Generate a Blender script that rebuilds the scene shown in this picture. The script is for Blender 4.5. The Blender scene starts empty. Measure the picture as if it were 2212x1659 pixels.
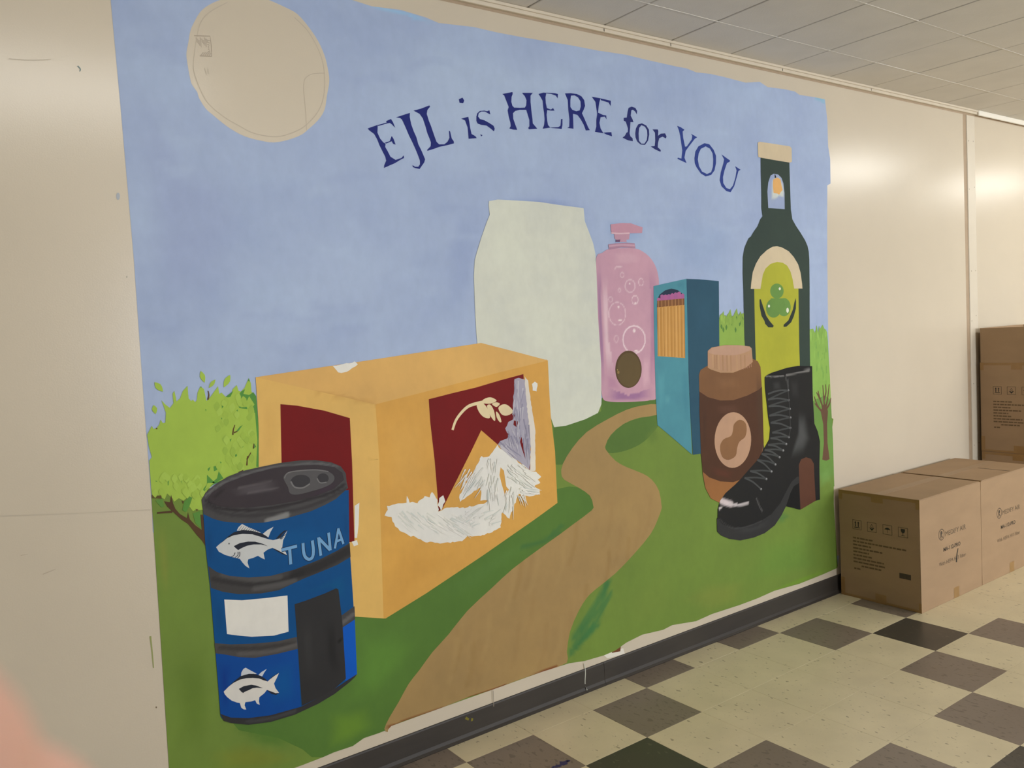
import bpy, bmesh, math, random
import numpy as np
from mathutils import Vector, Matrix, Euler
from mathutils.geometry import tessellate_polygon
random.seed(4)
C = bpy.context.scene.collection
S = bpy.context.scene

# ------------------------------------------------------------------ camera
F_PX, IMG_W, IMG_H = 1812.156, 2212, 1659
CAM = Vector((-3.36364, -2.66897, 1.55065))
CROT = Euler((1.506019, 0.054165, -0.631404), 'XYZ')
cd = bpy.data.cameras.new('camera'); cam = bpy.data.objects.new('camera', cd); C.objects.link(cam)
cam.location = CAM; cam.rotation_euler = CROT
cd.sensor_width = 36.0; cd.lens = F_PX / IMG_W * 36.0; cd.clip_start = 0.005; cd.clip_end = 60
cd.dof.use_dof = True; cd.dof.focus_distance = 3.7; cd.dof.aperture_fstop = 9.5
S.camera = cam
# ------------------------------------------------------------------ world, exposure
w = bpy.data.worlds.new('world'); S.world = w; w.use_nodes = True
w.node_tree.nodes['Background'].inputs[0].default_value = (0.75, 0.85, 1.0, 1)
w.node_tree.nodes['Background'].inputs[1].default_value = 0.3
S.view_settings.view_transform = 'Standard'; S.view_settings.look = 'None'
S.view_settings.gamma = 1.0; S.view_settings.use_curve_mapping = False
S.view_settings.exposure = 0.65
# light levels: (x, y, size x, size y, strength) of the ceiling lights; glow of the added, unseen windows
CEIL_LIGHTS = [(3.2, -1.5, 1.2, 0.3, 12.0, 'above the cartons'), (-2.72, -1.68, 1.2, 0.3, 9.5, 'above the bare sun circle'), (3.2, -4.6, 1.2, 0.3, 14.0, 'by the added windows'), (5.6, -1.5, 1.2, 0.3, 11.0, 'at the far end wall')]
WIN_FILL = 7.5
LAMP_COL = (1.0, 0.98, 0.92); WIN_FILL_COL = (0.94, 1.0, 1.09)
ROOM = dict(x0=-5.6, x1=8.0, y0=-7.0, zc=2.805)

# ------------------------------------------------------------------ helpers
def lin(c):
    f = lambda v: v / 12.92 if v <= 0.04045 else ((v + 0.055) / 1.055) ** 2.4
    return tuple(f(v / 255.0) for v in c[:3])
def link(o, parent=None):
    C.objects.link(o)
    if parent is not None: o.parent = parent
    return o
def mobj(name, verts, faces, mat, parent=None, smooth=False):
    me = bpy.data.meshes.new(name); me.from_pydata([tuple(v) for v in verts], [], faces); me.validate(); me.update()
    if mat: me.materials.append(mat)
    if smooth:
        for p in me.polygons: p.use_smooth = True
    return link(bpy.data.objects.new(name, me), parent)
def bobj(name, bm, mat, parent=None, smooth=False):
    me = bpy.data.meshes.new(name); bm.to_mesh(me); bm.free()
    if mat: me.materials.append(mat)
    if smooth:
        for p in me.polygons: p.use_smooth = True
    return link(bpy.data.objects.new(name, me), parent)
def tag(o, label=None, cat=None, group=None, kind=None):
    if label: o['label'] = label
    if cat: o['category'] = cat
    if group: o['group'] = group
    if kind: o['kind'] = kind
    return o
def empty(name, loc, label=None, cat=None, group=None):
    o = bpy.data.objects.new(name, None); o.location = loc; o.empty_display_size = 0.1
    link(o); return tag(o, label, cat, group)
def box_bm(x0, x1, y0, y1, z0, z1, bev=0.0, bm=None):
    own = bm is None
    if own: bm = bmesh.new()
    r = bmesh.ops.create_cube(bm, size=1.0)
    for v in r['verts']:
        v.co = Vector(((x0 + x1) / 2 + v.co.x * (x1 - x0), (y0 + y1) / 2 + v.co.y * (y1 - y0), (z0 + z1) / 2 + v.co.z * (z1 - z0)))
    if bev > 0:
        es = list({e for v in r['verts'] for e in v.link_edges})
        bmesh.ops.bevel(bm, geom=es, offset=bev, segments=1, affect='EDGES', profile=0.5)
    return bm
def box(name, x0, x1, y0, y1, z0, z1, mat, parent=None, bev=0.0):
    return bobj(name, box_bm(x0, x1, y0, y1, z0, z1, bev), mat, parent)

# ------------------------------------------------------------------ materials
def newmat(name):
    m = bpy.data.materials.new(name); m.use_nodes = True
    nt = m.node_tree; return m, nt, nt.nodes['Principled BSDF']
def noise(nt, scale, detail=3.0, rough=0.55, stretch=None, obj=False):
    tc = nt.nodes.new('ShaderNodeNewGeometry'); n = nt.nodes.new('ShaderNodeTexNoise')
    n.inputs['Scale'].default_value = scale; n.inputs['Detail'].default_value = detail; n.inputs['Roughness'].default_value = rough
    src = tc.outputs['Position']
    if stretch:
        mp = nt.nodes.new('ShaderNodeMapping'); mp.inputs['Scale'].default_value = stretch
        nt.links.new(src, mp.inputs['Vector']); src = mp.outputs['Vector']
    nt.links.new(src, n.inputs['Vector']); return n.outputs['Fac']
def ramp(nt, fac, stops):
    r = nt.nodes.new('ShaderNodeValToRGB'); el = r.color_ramp.elements
    while len(el) < len(stops): el.new(0.5)
    for e, (p, c) in zip(el, stops): e.position = p; e.color = (*c, 1) if len(c) == 3 else c
    nt.links.new(fac, r.inputs['Fac']); return r.outputs['Color']
def mixc(nt, a, b, fac, mode='MIX'):
    m = nt.nodes.new('ShaderNodeMix'); m.data_type = 'RGBA'; m.blend_type = mode
    for k, v in (('Factor', fac), ('A', a), ('B', b)):
        s = [i for i in m.inputs if i.name == k and (i.type == 'RGBA' or k == 'Factor' and i.type == 'VALUE')][0]
        if hasattr(v, 'links') or hasattr(v, 'is_output'): nt.links.new(v, s)
        else: s.default_value = v if k == 'Factor' else (*v, 1)
    return [o for o in m.outputs if o.type == 'RGBA'][0]
def bump(nt, bsdf, fac, strength, dist):
    b = nt.nodes.new('ShaderNodeBump'); b.inputs['Strength'].default_value = strength; b.inputs['Distance'].default_value = dist
    nt.links.new(fac, b.inputs['Height']); nt.links.new(b.outputs['Normal'], bsdf.inputs['Normal'])
def grey(v): return (v, v, v)
def simple(name, col, rough=0.5, var=0.06, scale=8.0, spec=0.5, bmp=0.0, bscale=120.0, bdist=0.001, metal=0.0, stretch=None):
    m, nt, b = newmat(name)
    c = lin(col)
    f = noise(nt, scale, stretch=stretch)
    b.inputs['Roughness'].default_value = rough; b.inputs['Specular IOR Level'].default_value = spec; b.inputs['Metallic'].default_value = metal
    nt.links.new(ramp(nt, f, [(0.25, tuple(v * (1 - var) for v in c)), (0.75, tuple(min(1, v * (1 + var)) for v in c))]), b.inputs['Base Color'])
    if bmp: bump(nt, b, noise(nt, bscale, 2), bmp, bdist)
    return m
M = {}
M['panel'] = simple('wall_panel_paint', (204, 192, 172), 0.25, 0.025, 2.5, 0.6, 0.25, 220, 0.0006)
M['gap'] = simple('joint_brown', (168, 147, 122), 0.6, 0.08, 14)
M['trim'] = simple('trim_cream', (212, 200, 180), 0.4, 0.03, 6)
M['trimwhite'] = simple('trim_white', (235, 230, 218), 0.35, 0.02, 6)
M['batten'] = simple('batten_cream', (210, 200, 182), 0.35, 0.03, 6)
M['nail'] = simple('nail_head', (150, 138, 120), 0.5)
M['base'] = simple('vinyl_base', (58, 53, 48), 0.5, 0.12, 9, 0.3, 0.1, 80, 0.0008, stretch=(0.4, 1, 3))
M['ceil'] = simple('ceiling_tile', (216, 210, 200), 0.85, 0.04, 5, 0.2, 0.35, 160, 0.0015)
M['ceilback'] = simple('ceiling_void', (70, 62, 52), 0.9)
M['ceilbar'] = simple('ceiling_bar', (218, 212, 201), 0.6)
M['dim'] = simple('light_absorbing_brown', (120, 104, 86), 0.7, 0.04, 2)
M['plain'] = simple('room_paint', (205, 195, 176), 0.6, 0.02, 2)
M['metal'] = simple('light_frame', (225, 225, 220), 0.4)
M['subfloor'] = simple('subfloor', (70, 62, 50), 0.9)
M['kraft'] = simple('kraft_board', (160, 133, 103), 0.72, 0.06, 5, 0.25, 0.12, 60, 0.001, stretch=(1, 1, 2.5))
M['kraftedge'] = simple('kraft_edge', (150, 116, 76), 0.8, 0.1, 40)
M['tape'] = simple('brown_tape', (150, 116, 72), 0.28, 0.08, 20)
M['ink'] = simple('print_ink', (70, 58, 45), 0.6, 0.15, 120)
M['inklight'] = simple('print_ink_faded', (118, 98, 74), 0.65, 0.15, 120)
M['inkblack'] = simple('print_ink_black', (40, 38, 34), 0.6, 0.15, 120)
M['pencil'] = simple('pencil_line', (150, 140, 124), 0.7, 0.2, 90)
M['scuff'] = simple('scuff', (176, 162, 140), 0.5, 0.2, 90)

def vct(name, base, fleck, thr, rough, streak=None):
    m, nt, b = newmat(name)
    c = lin(base)
    f = noise(nt, 6, 4)
    col = ramp(nt, f, [(0.3, tuple(v * .93 for v in c)), (0.7, tuple(min(1, v * 1.05) for v in c))])
    n1 = noise(nt, 58, 1.5, 0.5, (1.0, 0.5, 1.0)); n2 = noise(nt, 120, 1.0, 0.5, (0.7, 0.45, 1.0))
    mk = ramp(nt, n1, [(thr, grey(0)), (thr + 0.035, grey(1))])
    col = mixc(nt, col, lin(fleck), mixc(nt, (0, 0, 0), mk, 0.75))
    mk2 = ramp(nt, n2, [(thr + .015, grey(0)), (thr + 0.06, grey(1))])
    col = mixc(nt, col, tuple(v * .72 for v in c), mixc(nt, (0, 0, 0), mk2, 0.5))
    nt.links.new(col, b.inputs['Base Color'])
    nt.links.new(ramp(nt, noise(nt, 3, 3), [(0.3, grey(rough - .06)), (0.7, grey(rough + .08))]), b.inputs['Roughness'])
    bump(nt, b, noise(nt, 25, 2), 0.05, 0.002)
    return m
M['vct_cream'] = vct('floor_tile_cream', (212, 199, 166), (134, 122, 96), 0.675, 0.34)
M['vct_taupe'] = vct('floor_tile_taupe', (128, 115, 103), (100, 89, 78), 0.62, 0.34)
M['vct_black'] = vct('floor_tile_black', (66, 63, 57), (96, 90, 78), 0.66, 0.30)

def paint_material(name, soft):
    m, nt, b = newmat(name)
    at = nt.nodes.new('ShaderNodeAttribute'); at.attribute_name = 'Col'
    big = ramp(nt, noise(nt, 2.6, 4, 0.6, (1, 1, 1.25)), [(0.28, (0.90, 0.91, 0.95)), (0.5, (1, 1, 1)), (0.72, (1.08, 1.09, 1.06))])
    fine = ramp(nt, noise(nt, 26, 3, 0.6, (1, 1, 0.6)), [(0.3, grey(0.972)), (0.7, grey(1.028))])
    col = mixc(nt, mixc(nt, at.outputs['Color'], big, 1.0, 'MULTIPLY'), fine, 1.0, 'MULTIPLY')
    nt.links.new(col, b.inputs['Base Color'])
    b.inputs['Roughness'].default_value = 0.6; b.inputs['Specular IOR Level'].default_value = 0.18
    if soft: nt.links.new(at.outputs['Alpha'], b.inputs['Alpha'])
    else: bump(nt, b, noise(nt, 60, 3, 0.6, (1, 1, 0.4)), 0.12, 0.0008)
    return m
M['paint'] = paint_material('mural_paint', False)
def emission(name, col, strength):
    m = bpy.data.materials.new(name); m.use_nodes = True; nt = m.node_tree
    nt.nodes.remove(nt.nodes['Principled BSDF']); e = nt.nodes.new('ShaderNodeEmission')
    e.inputs[0].default_value = (*col, 1); e.inputs[1].default_value = strength
    nt.links.new(e.outputs[0], nt.nodes['Material Output'].inputs[0]); return m

# ------------------------------------------------------------------ the room
R = ROOM
ZC = R['zc']
JX0, JX1 = 2.246, 2.288                      # vertical joint between the two wall panels
wall = box('wall_back', R['x0'], R['x1'], 0.010, 0.12, 0, ZC + .05, M['gap']); tag(wall, 'cream painted wall behind the mural', kind='structure')
box('wall_panel', R['x0'], JX0, 0.0, 0.010, 0, 2.768, M['panel'], wall)
box('wall_panel', JX1, R['x1'], 0.0, 0.010, 0, 2.768, M['panel'], wall)
box('joint_strip', JX0, JX1, 0.0022, 0.010, 0, 2.768, M['gap'], wall)
box('joint_strip', R['x0'], R['x1'], 0.0022, 0.010, 2.768, 2.779, M['gap'], wall)
bt = box('batten', JX1 + .004, 2.395, -0.003, 0.0, 0.1, 2.768, M['batten'], wall, 0.0015)
for z in (2.62, 2.30, 1.78, 1.46, 1.02, .62):
    for x in (2.312, 2.372):
        bm = bmesh.new(); bmesh.ops.create_circle(bm, cap_ends=True, radius=0.0042, segments=10, matrix=Matrix.Translation((x + random.uniform(-.006, .006), -0.0036, z + random.uniform(-.02, .02))) @ Matrix.Rotation(math.radians(90), 4, 'X'))
        bobj('nail_head', bm, M['nail'], bt)
tr = box('trim_1', R['x0'], R['x1'], -0.014, 0.010, 2.779, ZC, M['trim'], None, 0.002); tag(tr, 'cream moulding where wall meets ceiling', kind='structure')
box('trim_lip', R['x0'], R['x1'], -0.022, -0.014, 2.793, ZC, M['trim'], tr, 0.002)
box('trim_section', 2.41, R['x1'], -0.026, -0.014, 2.772, ZC - .001, M['trimwhite'], tr, 0.003)
for x in (-0.858, -0.454, 0.36, 1.17): box('trim_joint', x - .002, x + .002, -0.0145, -0.0135, 2.781, 2.793, M['ceilback'], tr)
# vinyl cove base, in lengths
prof = [(0.0, 0.0), (-0.016, 0.0), (-0.017, 0.003), (-0.009, 0.010), (-0.0055, 0.022), (-0.005, 0.094), (-0.003, 0.099), (0.0, 0.1005)]
def base_run(x0, x1, parent=None, name='base_length'):
    vs = [(x, y, z) for x in (x0, x1) for y, z in prof]; n = len(prof)
    fs = [(i, i + 1, n + i + 1, n + i) for i in range(n - 1)] + [tuple(range(n))[::-1], tuple(range(n, 2 * n))]
    return mobj(name, vs, fs, M['base'], parent)
bb = base_run(R['x0'], -1.022, None, 'baseboard_back'); tag(bb, 'dark vinyl cove base along the mural wall', kind='structure')
base_run(-1.0205, 0.9, bb); base_run(0.9015, R['x1'], bb)
# other walls of the room, behind and beside the photographer
tag(box('wall_left', R['x0'] - .12, R['x0'], R['y0'], .12, 0, ZC + .05, M['dim']), 'unseen wall closing the room, brown to absorb light', kind='structure')  # unseen wall; its brown is chosen to soak up bounce light
tag(box('wall_right', R['x1'], R['x1'] + .12, R['y0'], .12, 0, ZC + .05, M['plain']), 'cream wall closing the room', kind='structure')
ADDED_WIN = [(-1.0, 0.9), (1.1, 3.0), (3.2, 5.1)]  # unseen windows, added and spaced to balance light along the mural wall
fr = bmesh.new(); xs = [R['x0']] + [v for a in ADDED_WIN for v in a] + [R['x1']]
for a, b_ in zip(xs[0::2], xs[1::2]): box_bm(a, b_, R['y0'] - .12, R['y0'], 0, ZC + .05, 0, fr)
for a, b_ in ADDED_WIN: box_bm(a, b_, R['y0'] - .12, R['y0'], 0, 0.7, 0, fr); box_bm(a, b_, R['y0'] - .12, R['y0'], 2.45, ZC + .05, 0, fr)
tag(bobj('wall_front', fr, M['plain']), 'cream wall with added windows opposite the mural', kind='structure')
for i, (a, b_) in enumerate(ADDED_WIN):
    st = WIN_FILL
    f = bmesh.new()
    for q in ((a, b_, .7, .75), (a, b_, 2.40, 2.45), (a, a + .05, .75, 2.40), (b_ - .05, b_, .75, 2.40), ((a + b_) / 2 - .02, (a + b_) / 2 + .02, .75, 2.40)):
        box_bm(q[0], q[1], R['y0'] - .08, R['y0'] - .02, q[2], q[3], 0, f)
    wd = tag(bobj('window_%d' % (i + 1), f, M['trimwhite']), 'white framed window added out of view to light the mural wall', kind='structure')
    mobj('pane', [(a, R['y0'] - .06, .75), (b_, R['y0'] - .06, .75), (b_, R['y0'] - .06, 2.4), (a, R['y0'] - .06, 2.4)], [(3, 2, 1, 0)], emission('window_fill_glow', WIN_FILL_COL, st), wd)  # glowing sheet added as fill light for the mural wall
# floor: 12 inch tiles laid parallel to the wall
T = 0.3048; W0 = 0.14913
floor = box('floor', R['x0'], R['x1'], R['y0'], 0.0, -0.10, -0.0032, M['subfloor']); tag(floor, 'chequered vinyl tile floor', kind='structure')
def project(p):
    q = CROT.to_matrix().transposed() @ (Vector(p) - CAM)
    return (IMG_W / 2 + F_PX * q.x / -q.z, IMG_H / 2 - F_PX * q.y / -q.z) if q.z < -0.05 else None
def in_view(pts, m=10):
    ps = [project(p) for p in pts]
    if any(p is None for p in ps): return False
    xs_, ys_ = [p[0] for p in ps], [p[1] for p in ps]
    return max(xs_) > -m and min(xs_) < IMG_W + m and max(ys_) > -m and min(ys_) < IMG_H + m
tile_mesh = {}
def tile_data(key, sx, sy):
    k = (key, round(sx, 4), round(sy, 4))
    if k not in tile_mesh:
        me = bpy.data.meshes.new('floor_tile'); bm = box_bm(0, sx, -sy, 0, -0.0032, 0.0, 0.0006); bm.to_mesh(me); bm.free(); me.materials.append(M[key]); tile_mesh[k] = me
    return tile_mesh[k]
rest = {k: bmesh.new() for k in ('vct_cream', 'vct_taupe', 'vct_black')}
G = 0.0007
for j in range(-1, 22):
    ya = 0.0 if j < 0 else -(j * T + W0); yb = -((j + 1) * T + W0)
    if ya <= R['y0']: break
    yb = max(yb, R['y0'])
    for i in range(-19, 27):
        xa, xb = max(i * T, R['x0']), min((i + 1) * T, R['x1'])
        if xb - xa < .02: continue
        du, dv = i + 2, j - 1
        p1, p2 = (du + dv) % 6 == 3, (du - dv) % 6 == 3
        key = 'vct_black' if p1 and p2 else 'vct_taupe' if p1 or p2 else 'vct_cream'
        if in_view([(xa, ya, 0), (xb, ya, 0), (xa, yb, 0), (xb, yb, 0)]) and xa < 2.2:
            o = bpy.data.objects.new('floor_tile', tile_data(key, xb - xa - G, ya - yb - G)); o.location = (xa + G / 2, ya - G / 2, random.uniform(-.0002, 0)); link(o, floor)
        else: box_bm(xa + G / 2, xb - G / 2, yb + G / 2, ya - G / 2, -0.0032, 0, 0, rest[key])
for k, bm in rest.items(): tag(bobj('floor_tiles', bm, M[k], floor), kind='stuff')
# ceiling: 16 inch tiles
ceil = box('ceiling', R['x0'], R['x1'], R['y0'], 0.0, ZC + .016, ZC + .05, M['ceilback']); tag(ceil, 'off-white suspended tile ceiling', kind='structure')
CX, CY0, CS, CT = -0.0455, 0.279, 0.4065, 0.434
crest = bmesh.new(); cmesh = {}
def light_hole(xa, xb, ya, yb):
    return any(xa < x + sx / 2 and xb > x - sx / 2 and yb < y + sy / 2 and ya > y - sy / 2 for x, y, sx, sy, s, t in CEIL_LIGHTS)
for j in range(-1, 16):
    ya = 0.0 if j < 0 else -(CY0 + j * CT); yb = max(-(CY0 + (j + 1) * CT), R['y0'])
    if ya <= R['y0']: break
    for i in range(-14, 21):
        xa, xb = max(CX + i * CS, R['x0']), min(CX + (i + 1) * CS, R['x1'])
        if xb - xa < .02: continue
        g, h = 0.0034, 0.0011
        if in_view([(xa, ya, ZC), (xb, ya, ZC), (xa, yb, ZC), (xb, yb, ZC)]):
            k = (round(xb - xa, 3), round(ya - yb, 3))
            if k not in cmesh:
                me = bpy.data.meshes.new('ceiling_tile'); bm = box_bm(g, xb - xa - g, -(ya - yb) + h, -h, 0, .014, 0.0025); bm.to_mesh(me); bm.free(); me.materials.append(M['ceil']); cmesh[k] = me
            o = bpy.data.objects.new('ceiling_tile', cmesh[k]); o.location = (xa, ya, ZC + random.uniform(-.0008, .0008)); link(o, ceil)
        else: box_bm(xa + g, xb - g, yb + h, ya - h, ZC, ZC + .014, 0, crest)
tag(bobj('ceiling_tiles', crest, M['ceil'], ceil), kind='stuff')
for j in range(0, 15): box('ceiling_bar', R['x0'], R['x1'], -(CY0 + j * CT) - .0022, -(CY0 + j * CT) + .0022, ZC - .0015, ZC + .001, M['ceilbar'], ceil)
for x, y, sx, sy, st, where in CEIL_LIGHTS:
    e = empty('ceiling_light', (x, y, ZC), 'wraparound fluorescent ceiling light ' + where, 'ceiling light', 'fluorescent lights on the ceiling')
    box('mounting_plate', -sx / 2, sx / 2, -sy / 2, sy / 2, -.016, -.0026, M['metal'], e, .002)
    a, b_, h = sx / 2 - .015, sy / 2 - .012, .085
    for s_ in (-1, 1): box('end_cap', min(s_ * a, s_ * (a + .014)), max(s_ * a, s_ * (a + .014)), -b_, b_, -h, -.016, M['metal'], e, .002)
    vs = [(x_, y_, z_) for x_ in (-a + .001, a - .001) for y_, z_ in ((-b_, -.017), (-b_ * .94, -.065), (-b_ * .6, -h), (b_ * .6, -h), (b_ * .94, -.065), (b_, -.017))]
    mobj('lens', vs, [(k, k + 6, k + 7, k + 1) for k in range(5)], emission('lit_lens', LAMP_COL, st), e)

# ------------------------------------------------------------------ the mural: flat paint on the wall plane
RM = CROT.to_matrix()
def wall_pt(px, py):                          # point of the wall surface (x, z) seen at this place of the photograph
    d = RM @ Vector(((px - IMG_W / 2) / F_PX, -(py - IMG_H / 2) / F_PX, -1.0))
    t = -CAM.y / d.y; p = CAM + d * t
    return (p.x, p.z)
CR = dict(C1=(0, 0, 2.9105), C2=(700, 0, 2.9105), C3=(1452, 0, 2.9105), C4=(0, 545, 2.9105), C5=(700, 545, 2.9105), C6=(1452, 545, 2.9105),
          D1=(0, 1089, 2.9105), D2=(700, 1089, 2.9105), D3=(1452, 1089, 2.9105), L1=(780, 190, 7.135), L2=(1070, 180, 8.193), L3=(1330, 220, 7.628),
          T1=(440, 1110, 6.703), T2=(450, 1400, 9.217), BX=(820, 790, 4.1475), TR=(310, 790, 3.95), OB=(1540, 290, 6.143), PB=(1280, 470, 4.044),
          TB=(1400, 600, 4.15), OL=(1590, 480, 6.383), BT=(1530, 780, 4.146), F=(0, 0, 1.0))
def P(s):                                     # 'C1 x,y x,y D2 x,y ...' -> wall points; a crop name switches the reference frame
    out, cr = [], CR['F']
    for tkn in s.split():
        if tkn in CR: cr = CR[tkn]; continue
        x, y = tkn.split(','); out.append(wall_pt(cr[0] + float(x) / cr[2], cr[1] + float(y) / cr[2]))
    return out
def rough_edge(pts, amp, step=0.01):
    out = []
    for a, b in zip(pts, pts[1:] + pts[:1]):
        n = max(1, int(math.dist(a, b) / step))
        for k in range(n):
            t = k / n; out.append((a[0] + (b[0] - a[0]) * t + random.uniform(-amp, amp), a[1] + (b[1] - a[1]) * t + random.uniform(-amp, amp)))
    return out
def smooth_loop(pts, n=4, closed=True):
    m = len(pts); out = []
    for i in range(m if closed else m - 1):
        g = (lambda k: pts[k % m]) if closed else (lambda k: pts[min(max(k, 0), m - 1)])
        p0, p1, p2, p3 = g(i - 1), g(i), g(i + 1), g(i + 2)
        for k in range(n):
            t = k / n; t2, t3 = t * t, t * t * t
            out.append(tuple(0.5 * (2 * p1[a] + (p2[a] - p0[a]) * t + (2 * p0[a] - 5 * p1[a] + 4 * p2[a] - p3[a]) * t2 + (3 * p1[a] - p0[a] - 3 * p2[a] + p3[a]) * t3) for a in (0, 1)))
    if not closed: out.append(pts[-1])
    return out
DL = 0.0003
def depth(L): return -(0.0006 + DL * L)
class Film:                                   # flat paint shapes gathered into one mesh, colour kept per vertex; soft=True gathers thin paint that is blended into the parts it lies on
    EPS = 0.04
    def __init__(s, L=1.0, soft=False): s.v, s.f, s.c, s.L, s.soft, s.n, s.ops, s.cut = [], [], [], L, soft, 0, [], []
    def add(s, vs, fs, cols, L=None):
        o = len(s.v); y = depth((s.L if L is None else L) + s.n * s.EPS); s.n += 1; s.cut.append((o, len(s.f)))
        s.v += [(x, y, z) for x, z in vs]; s.f += [tuple(i + o for i in f) for f in fs]; s.c += cols; return s
    def poly(s, pts, col, holes=(), L=None):
        loops = [pts] + list(holes); flat = [p for l in loops for p in l]
        tri = tessellate_polygon([[Vector((x, z, 0)) for x, z in l] for l in loops])
        fs = []
        for a, b, c in tri:
            (ax, az), (bx, bz), (cx, cz) = flat[a], flat[b], flat[c]
            fs.append((a, b, c) if (bx - ax) * (cz - az) - (bz - az) * (cx - ax) > 0 else (a, c, b))
        return s.add(flat, fs, [(*lin(col), 1.0)] * len(flat), L)
    def blob(s, pts, col, a=1.0, feather=0.6, L=None):        # paint that thins out towards its edge
        s.ops.append(('b', pts, lin(col), a, feather)); return s
    def stroke(s, pts, w0, w1, col, a=None, L=None, sm=True, edge=False):
        if sm and len(pts) > 2: pts = smooth_loop(pts, 5, False)
        if s.soft: s.ops.append(('s', pts, lin(col), 1.0 if a is None else a, (w0 + w1) / 2)); return s
        n = len(pts); vs = []
        for i, p in enumerate(pts):
            q0, q1 = pts[max(i - 1, 0)], pts[min(i + 1, n - 1)]; dx, dz = q1[0] - q0[0], q1[1] - q0[1]; l = math.hypot(dx, dz) or 1
            w_ = (w0 + (w1 - w0) * i / max(1, n - 1)) / 2; nx, nz = -dz / l * w_, dx / l * w_
            vs += [(p[0] + nx, p[1] + nz), (p[0] - nx, p[1] - nz)]
        fs = [(i * 2 + 2, i * 2 + 3, i * 2 + 1, i * 2) for i in range(n - 1)]
        return s.add(vs, fs, [(*lin(col), 1.0)] * len(vs), L)
    def build(s, name, parent, label=None, split=False, kind=None):
        if split and len(s.cut) > 1:
            cuts = s.cut + [(len(s.v), len(s.f))]; out = []
            for (v0, f0), (v1, f1) in zip(cuts, cuts[1:]):
                g = Film(); g.v, g.c = s.v[v0:v1], s.c[v0:v1]; g.f = [tuple(i - v0 for i in q) for q in s.f[f0:f1]]; out.append(g.build(name, parent))
            return out
        me = bpy.data.meshes.new(name); me.from_pydata(s.v, [], s.f); me.update()
        at = me.color_attributes.new('Col', 'FLOAT_COLOR', 'POINT')
        at.data.foreach_set('color', [x for c in s.c for x in c])
        me.materials.append(M['paint'])
        o = link(bpy.data.objects.new(name, me), parent)
        if label: o['label'] = label
        if kind: o['kind'] = kind
        return o
    def bake(s, objs, res=0.012):                # cut the parts into a fine net and blend the thin paint into their colours
        bx = []
        for op in s.ops:
            m = op[4] / 2 if op[0] == 's' else 0.0; xs_ = [p[0] for p in op[1]]; zs_ = [p[1] for p in op[1]]
            bx.append((min(xs_) - m, max(xs_) + m, min(zs_) - m, max(zs_) + m))
        X0, X1, Z0, Z1 = min(b[0] for b in bx), max(b[1] for b in bx), min(b[2] for b in bx), max(b[3] for b in bx)
        for o in objs:
            me = o.data; bm = bmesh.new(); bm.from_mesh(me)
            lx = [v.co.x for v in bm.verts]; lz = [v.co.z for v in bm.verts]
            for ax, lo, hi in ((0, max(X0, min(lx)), min(X1, max(lx))), (2, max(Z0, min(lz)), min(Z1, max(lz)))):
                k = lo + res * .5
                while k < hi:
                    co = [0, 0, 0]; no = [0, 0, 0]; co[ax] = k; no[ax] = 1
                    bmesh.ops.bisect_plane(bm, geom=bm.verts[:] + bm.edges[:] + bm.faces[:], dist=1e-6, plane_co=co, plane_no=no)
                    k += res
            bm.to_mesh(me); bm.free()
            n = len(me.vertices); co = np.empty(n * 3); me.vertices.foreach_get('co', co); co = co.reshape(-1, 3); px, pz = co[:, 0], co[:, 2]
            at = me.color_attributes['Col']; cl = np.empty(n * 4); at.data.foreach_get('color', cl); cl = cl.reshape(-1, 4)
            for op, b in zip(s.ops, bx):
                idx = np.nonzero((px >= b[0]) & (px <= b[1]) & (pz >= b[2]) & (pz <= b[3]))[0]
                if not len(idx): continue
                x, z = px[idx], pz[idx]
                if op[0] == 's':
                    d = np.full(len(idx), 9.0)
                    for (ax_, az_), (cx_, cz_) in zip(op[1], op[1][1:]):
                        ux, uz = cx_ - ax_, cz_ - az_; t = np.clip(((x - ax_) * ux + (z - az_) * uz) / (ux * ux + uz * uz + 1e-12), 0, 1)
                        d = np.minimum(d, np.hypot(x - ax_ - t * ux, z - az_ - t * uz))
                    al = op[3] * np.clip((1 - d / (op[4] / 2)) * 1.7, 0, 1)
                else:
                    pts = op[1]; cx_ = sum(p[0] for p in pts) / len(pts); cz_ = sum(p[1] for p in pts) / len(pts); k = np.full(len(idx), 9.0)
                    rx, rz = x - cx_, z - cz_
                    for p, q in zip(pts, pts[1:] + pts[:1]):
                        ax_, az_, bx_, bz_ = p[0] - cx_, p[1] - cz_, q[0] - cx_, q[1] - cz_; det = ax_ * bz_ - az_ * bx_
                        if abs(det) < 1e-12: continue
                        u, v = (rx * bz_ - rz * bx_) / det, (ax_ * rz - az_ * rx) / det
                        ok = (u >= -1e-9) & (v >= -1e-9); k = np.where(ok, np.minimum(k, u + v), k)
                    t = np.clip((1 - k) / max(op[4], .01), 0, 1); al = op[3] * t * t * (3 - 2 * t)
                cl[idx, :3] += (np.array(op[2]) - cl[idx, :3]) * al[:, None]
            at.data.foreach_set('color', cl.ravel())
        return s
def flat(name, parent, s, col, L, sm=0, holes=(), label=None, rough=0.0):
    pts = P(s) if isinstance(s, str) else s
    if rough: pts = rough_edge(pts, rough)
    if sm: pts = smooth_loop(pts, sm)
    hs = [smooth_loop(P(h), sm) if sm else P(h) for h in holes]
    return Film(L).poly(pts, col, hs).build(name, parent, label)
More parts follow.
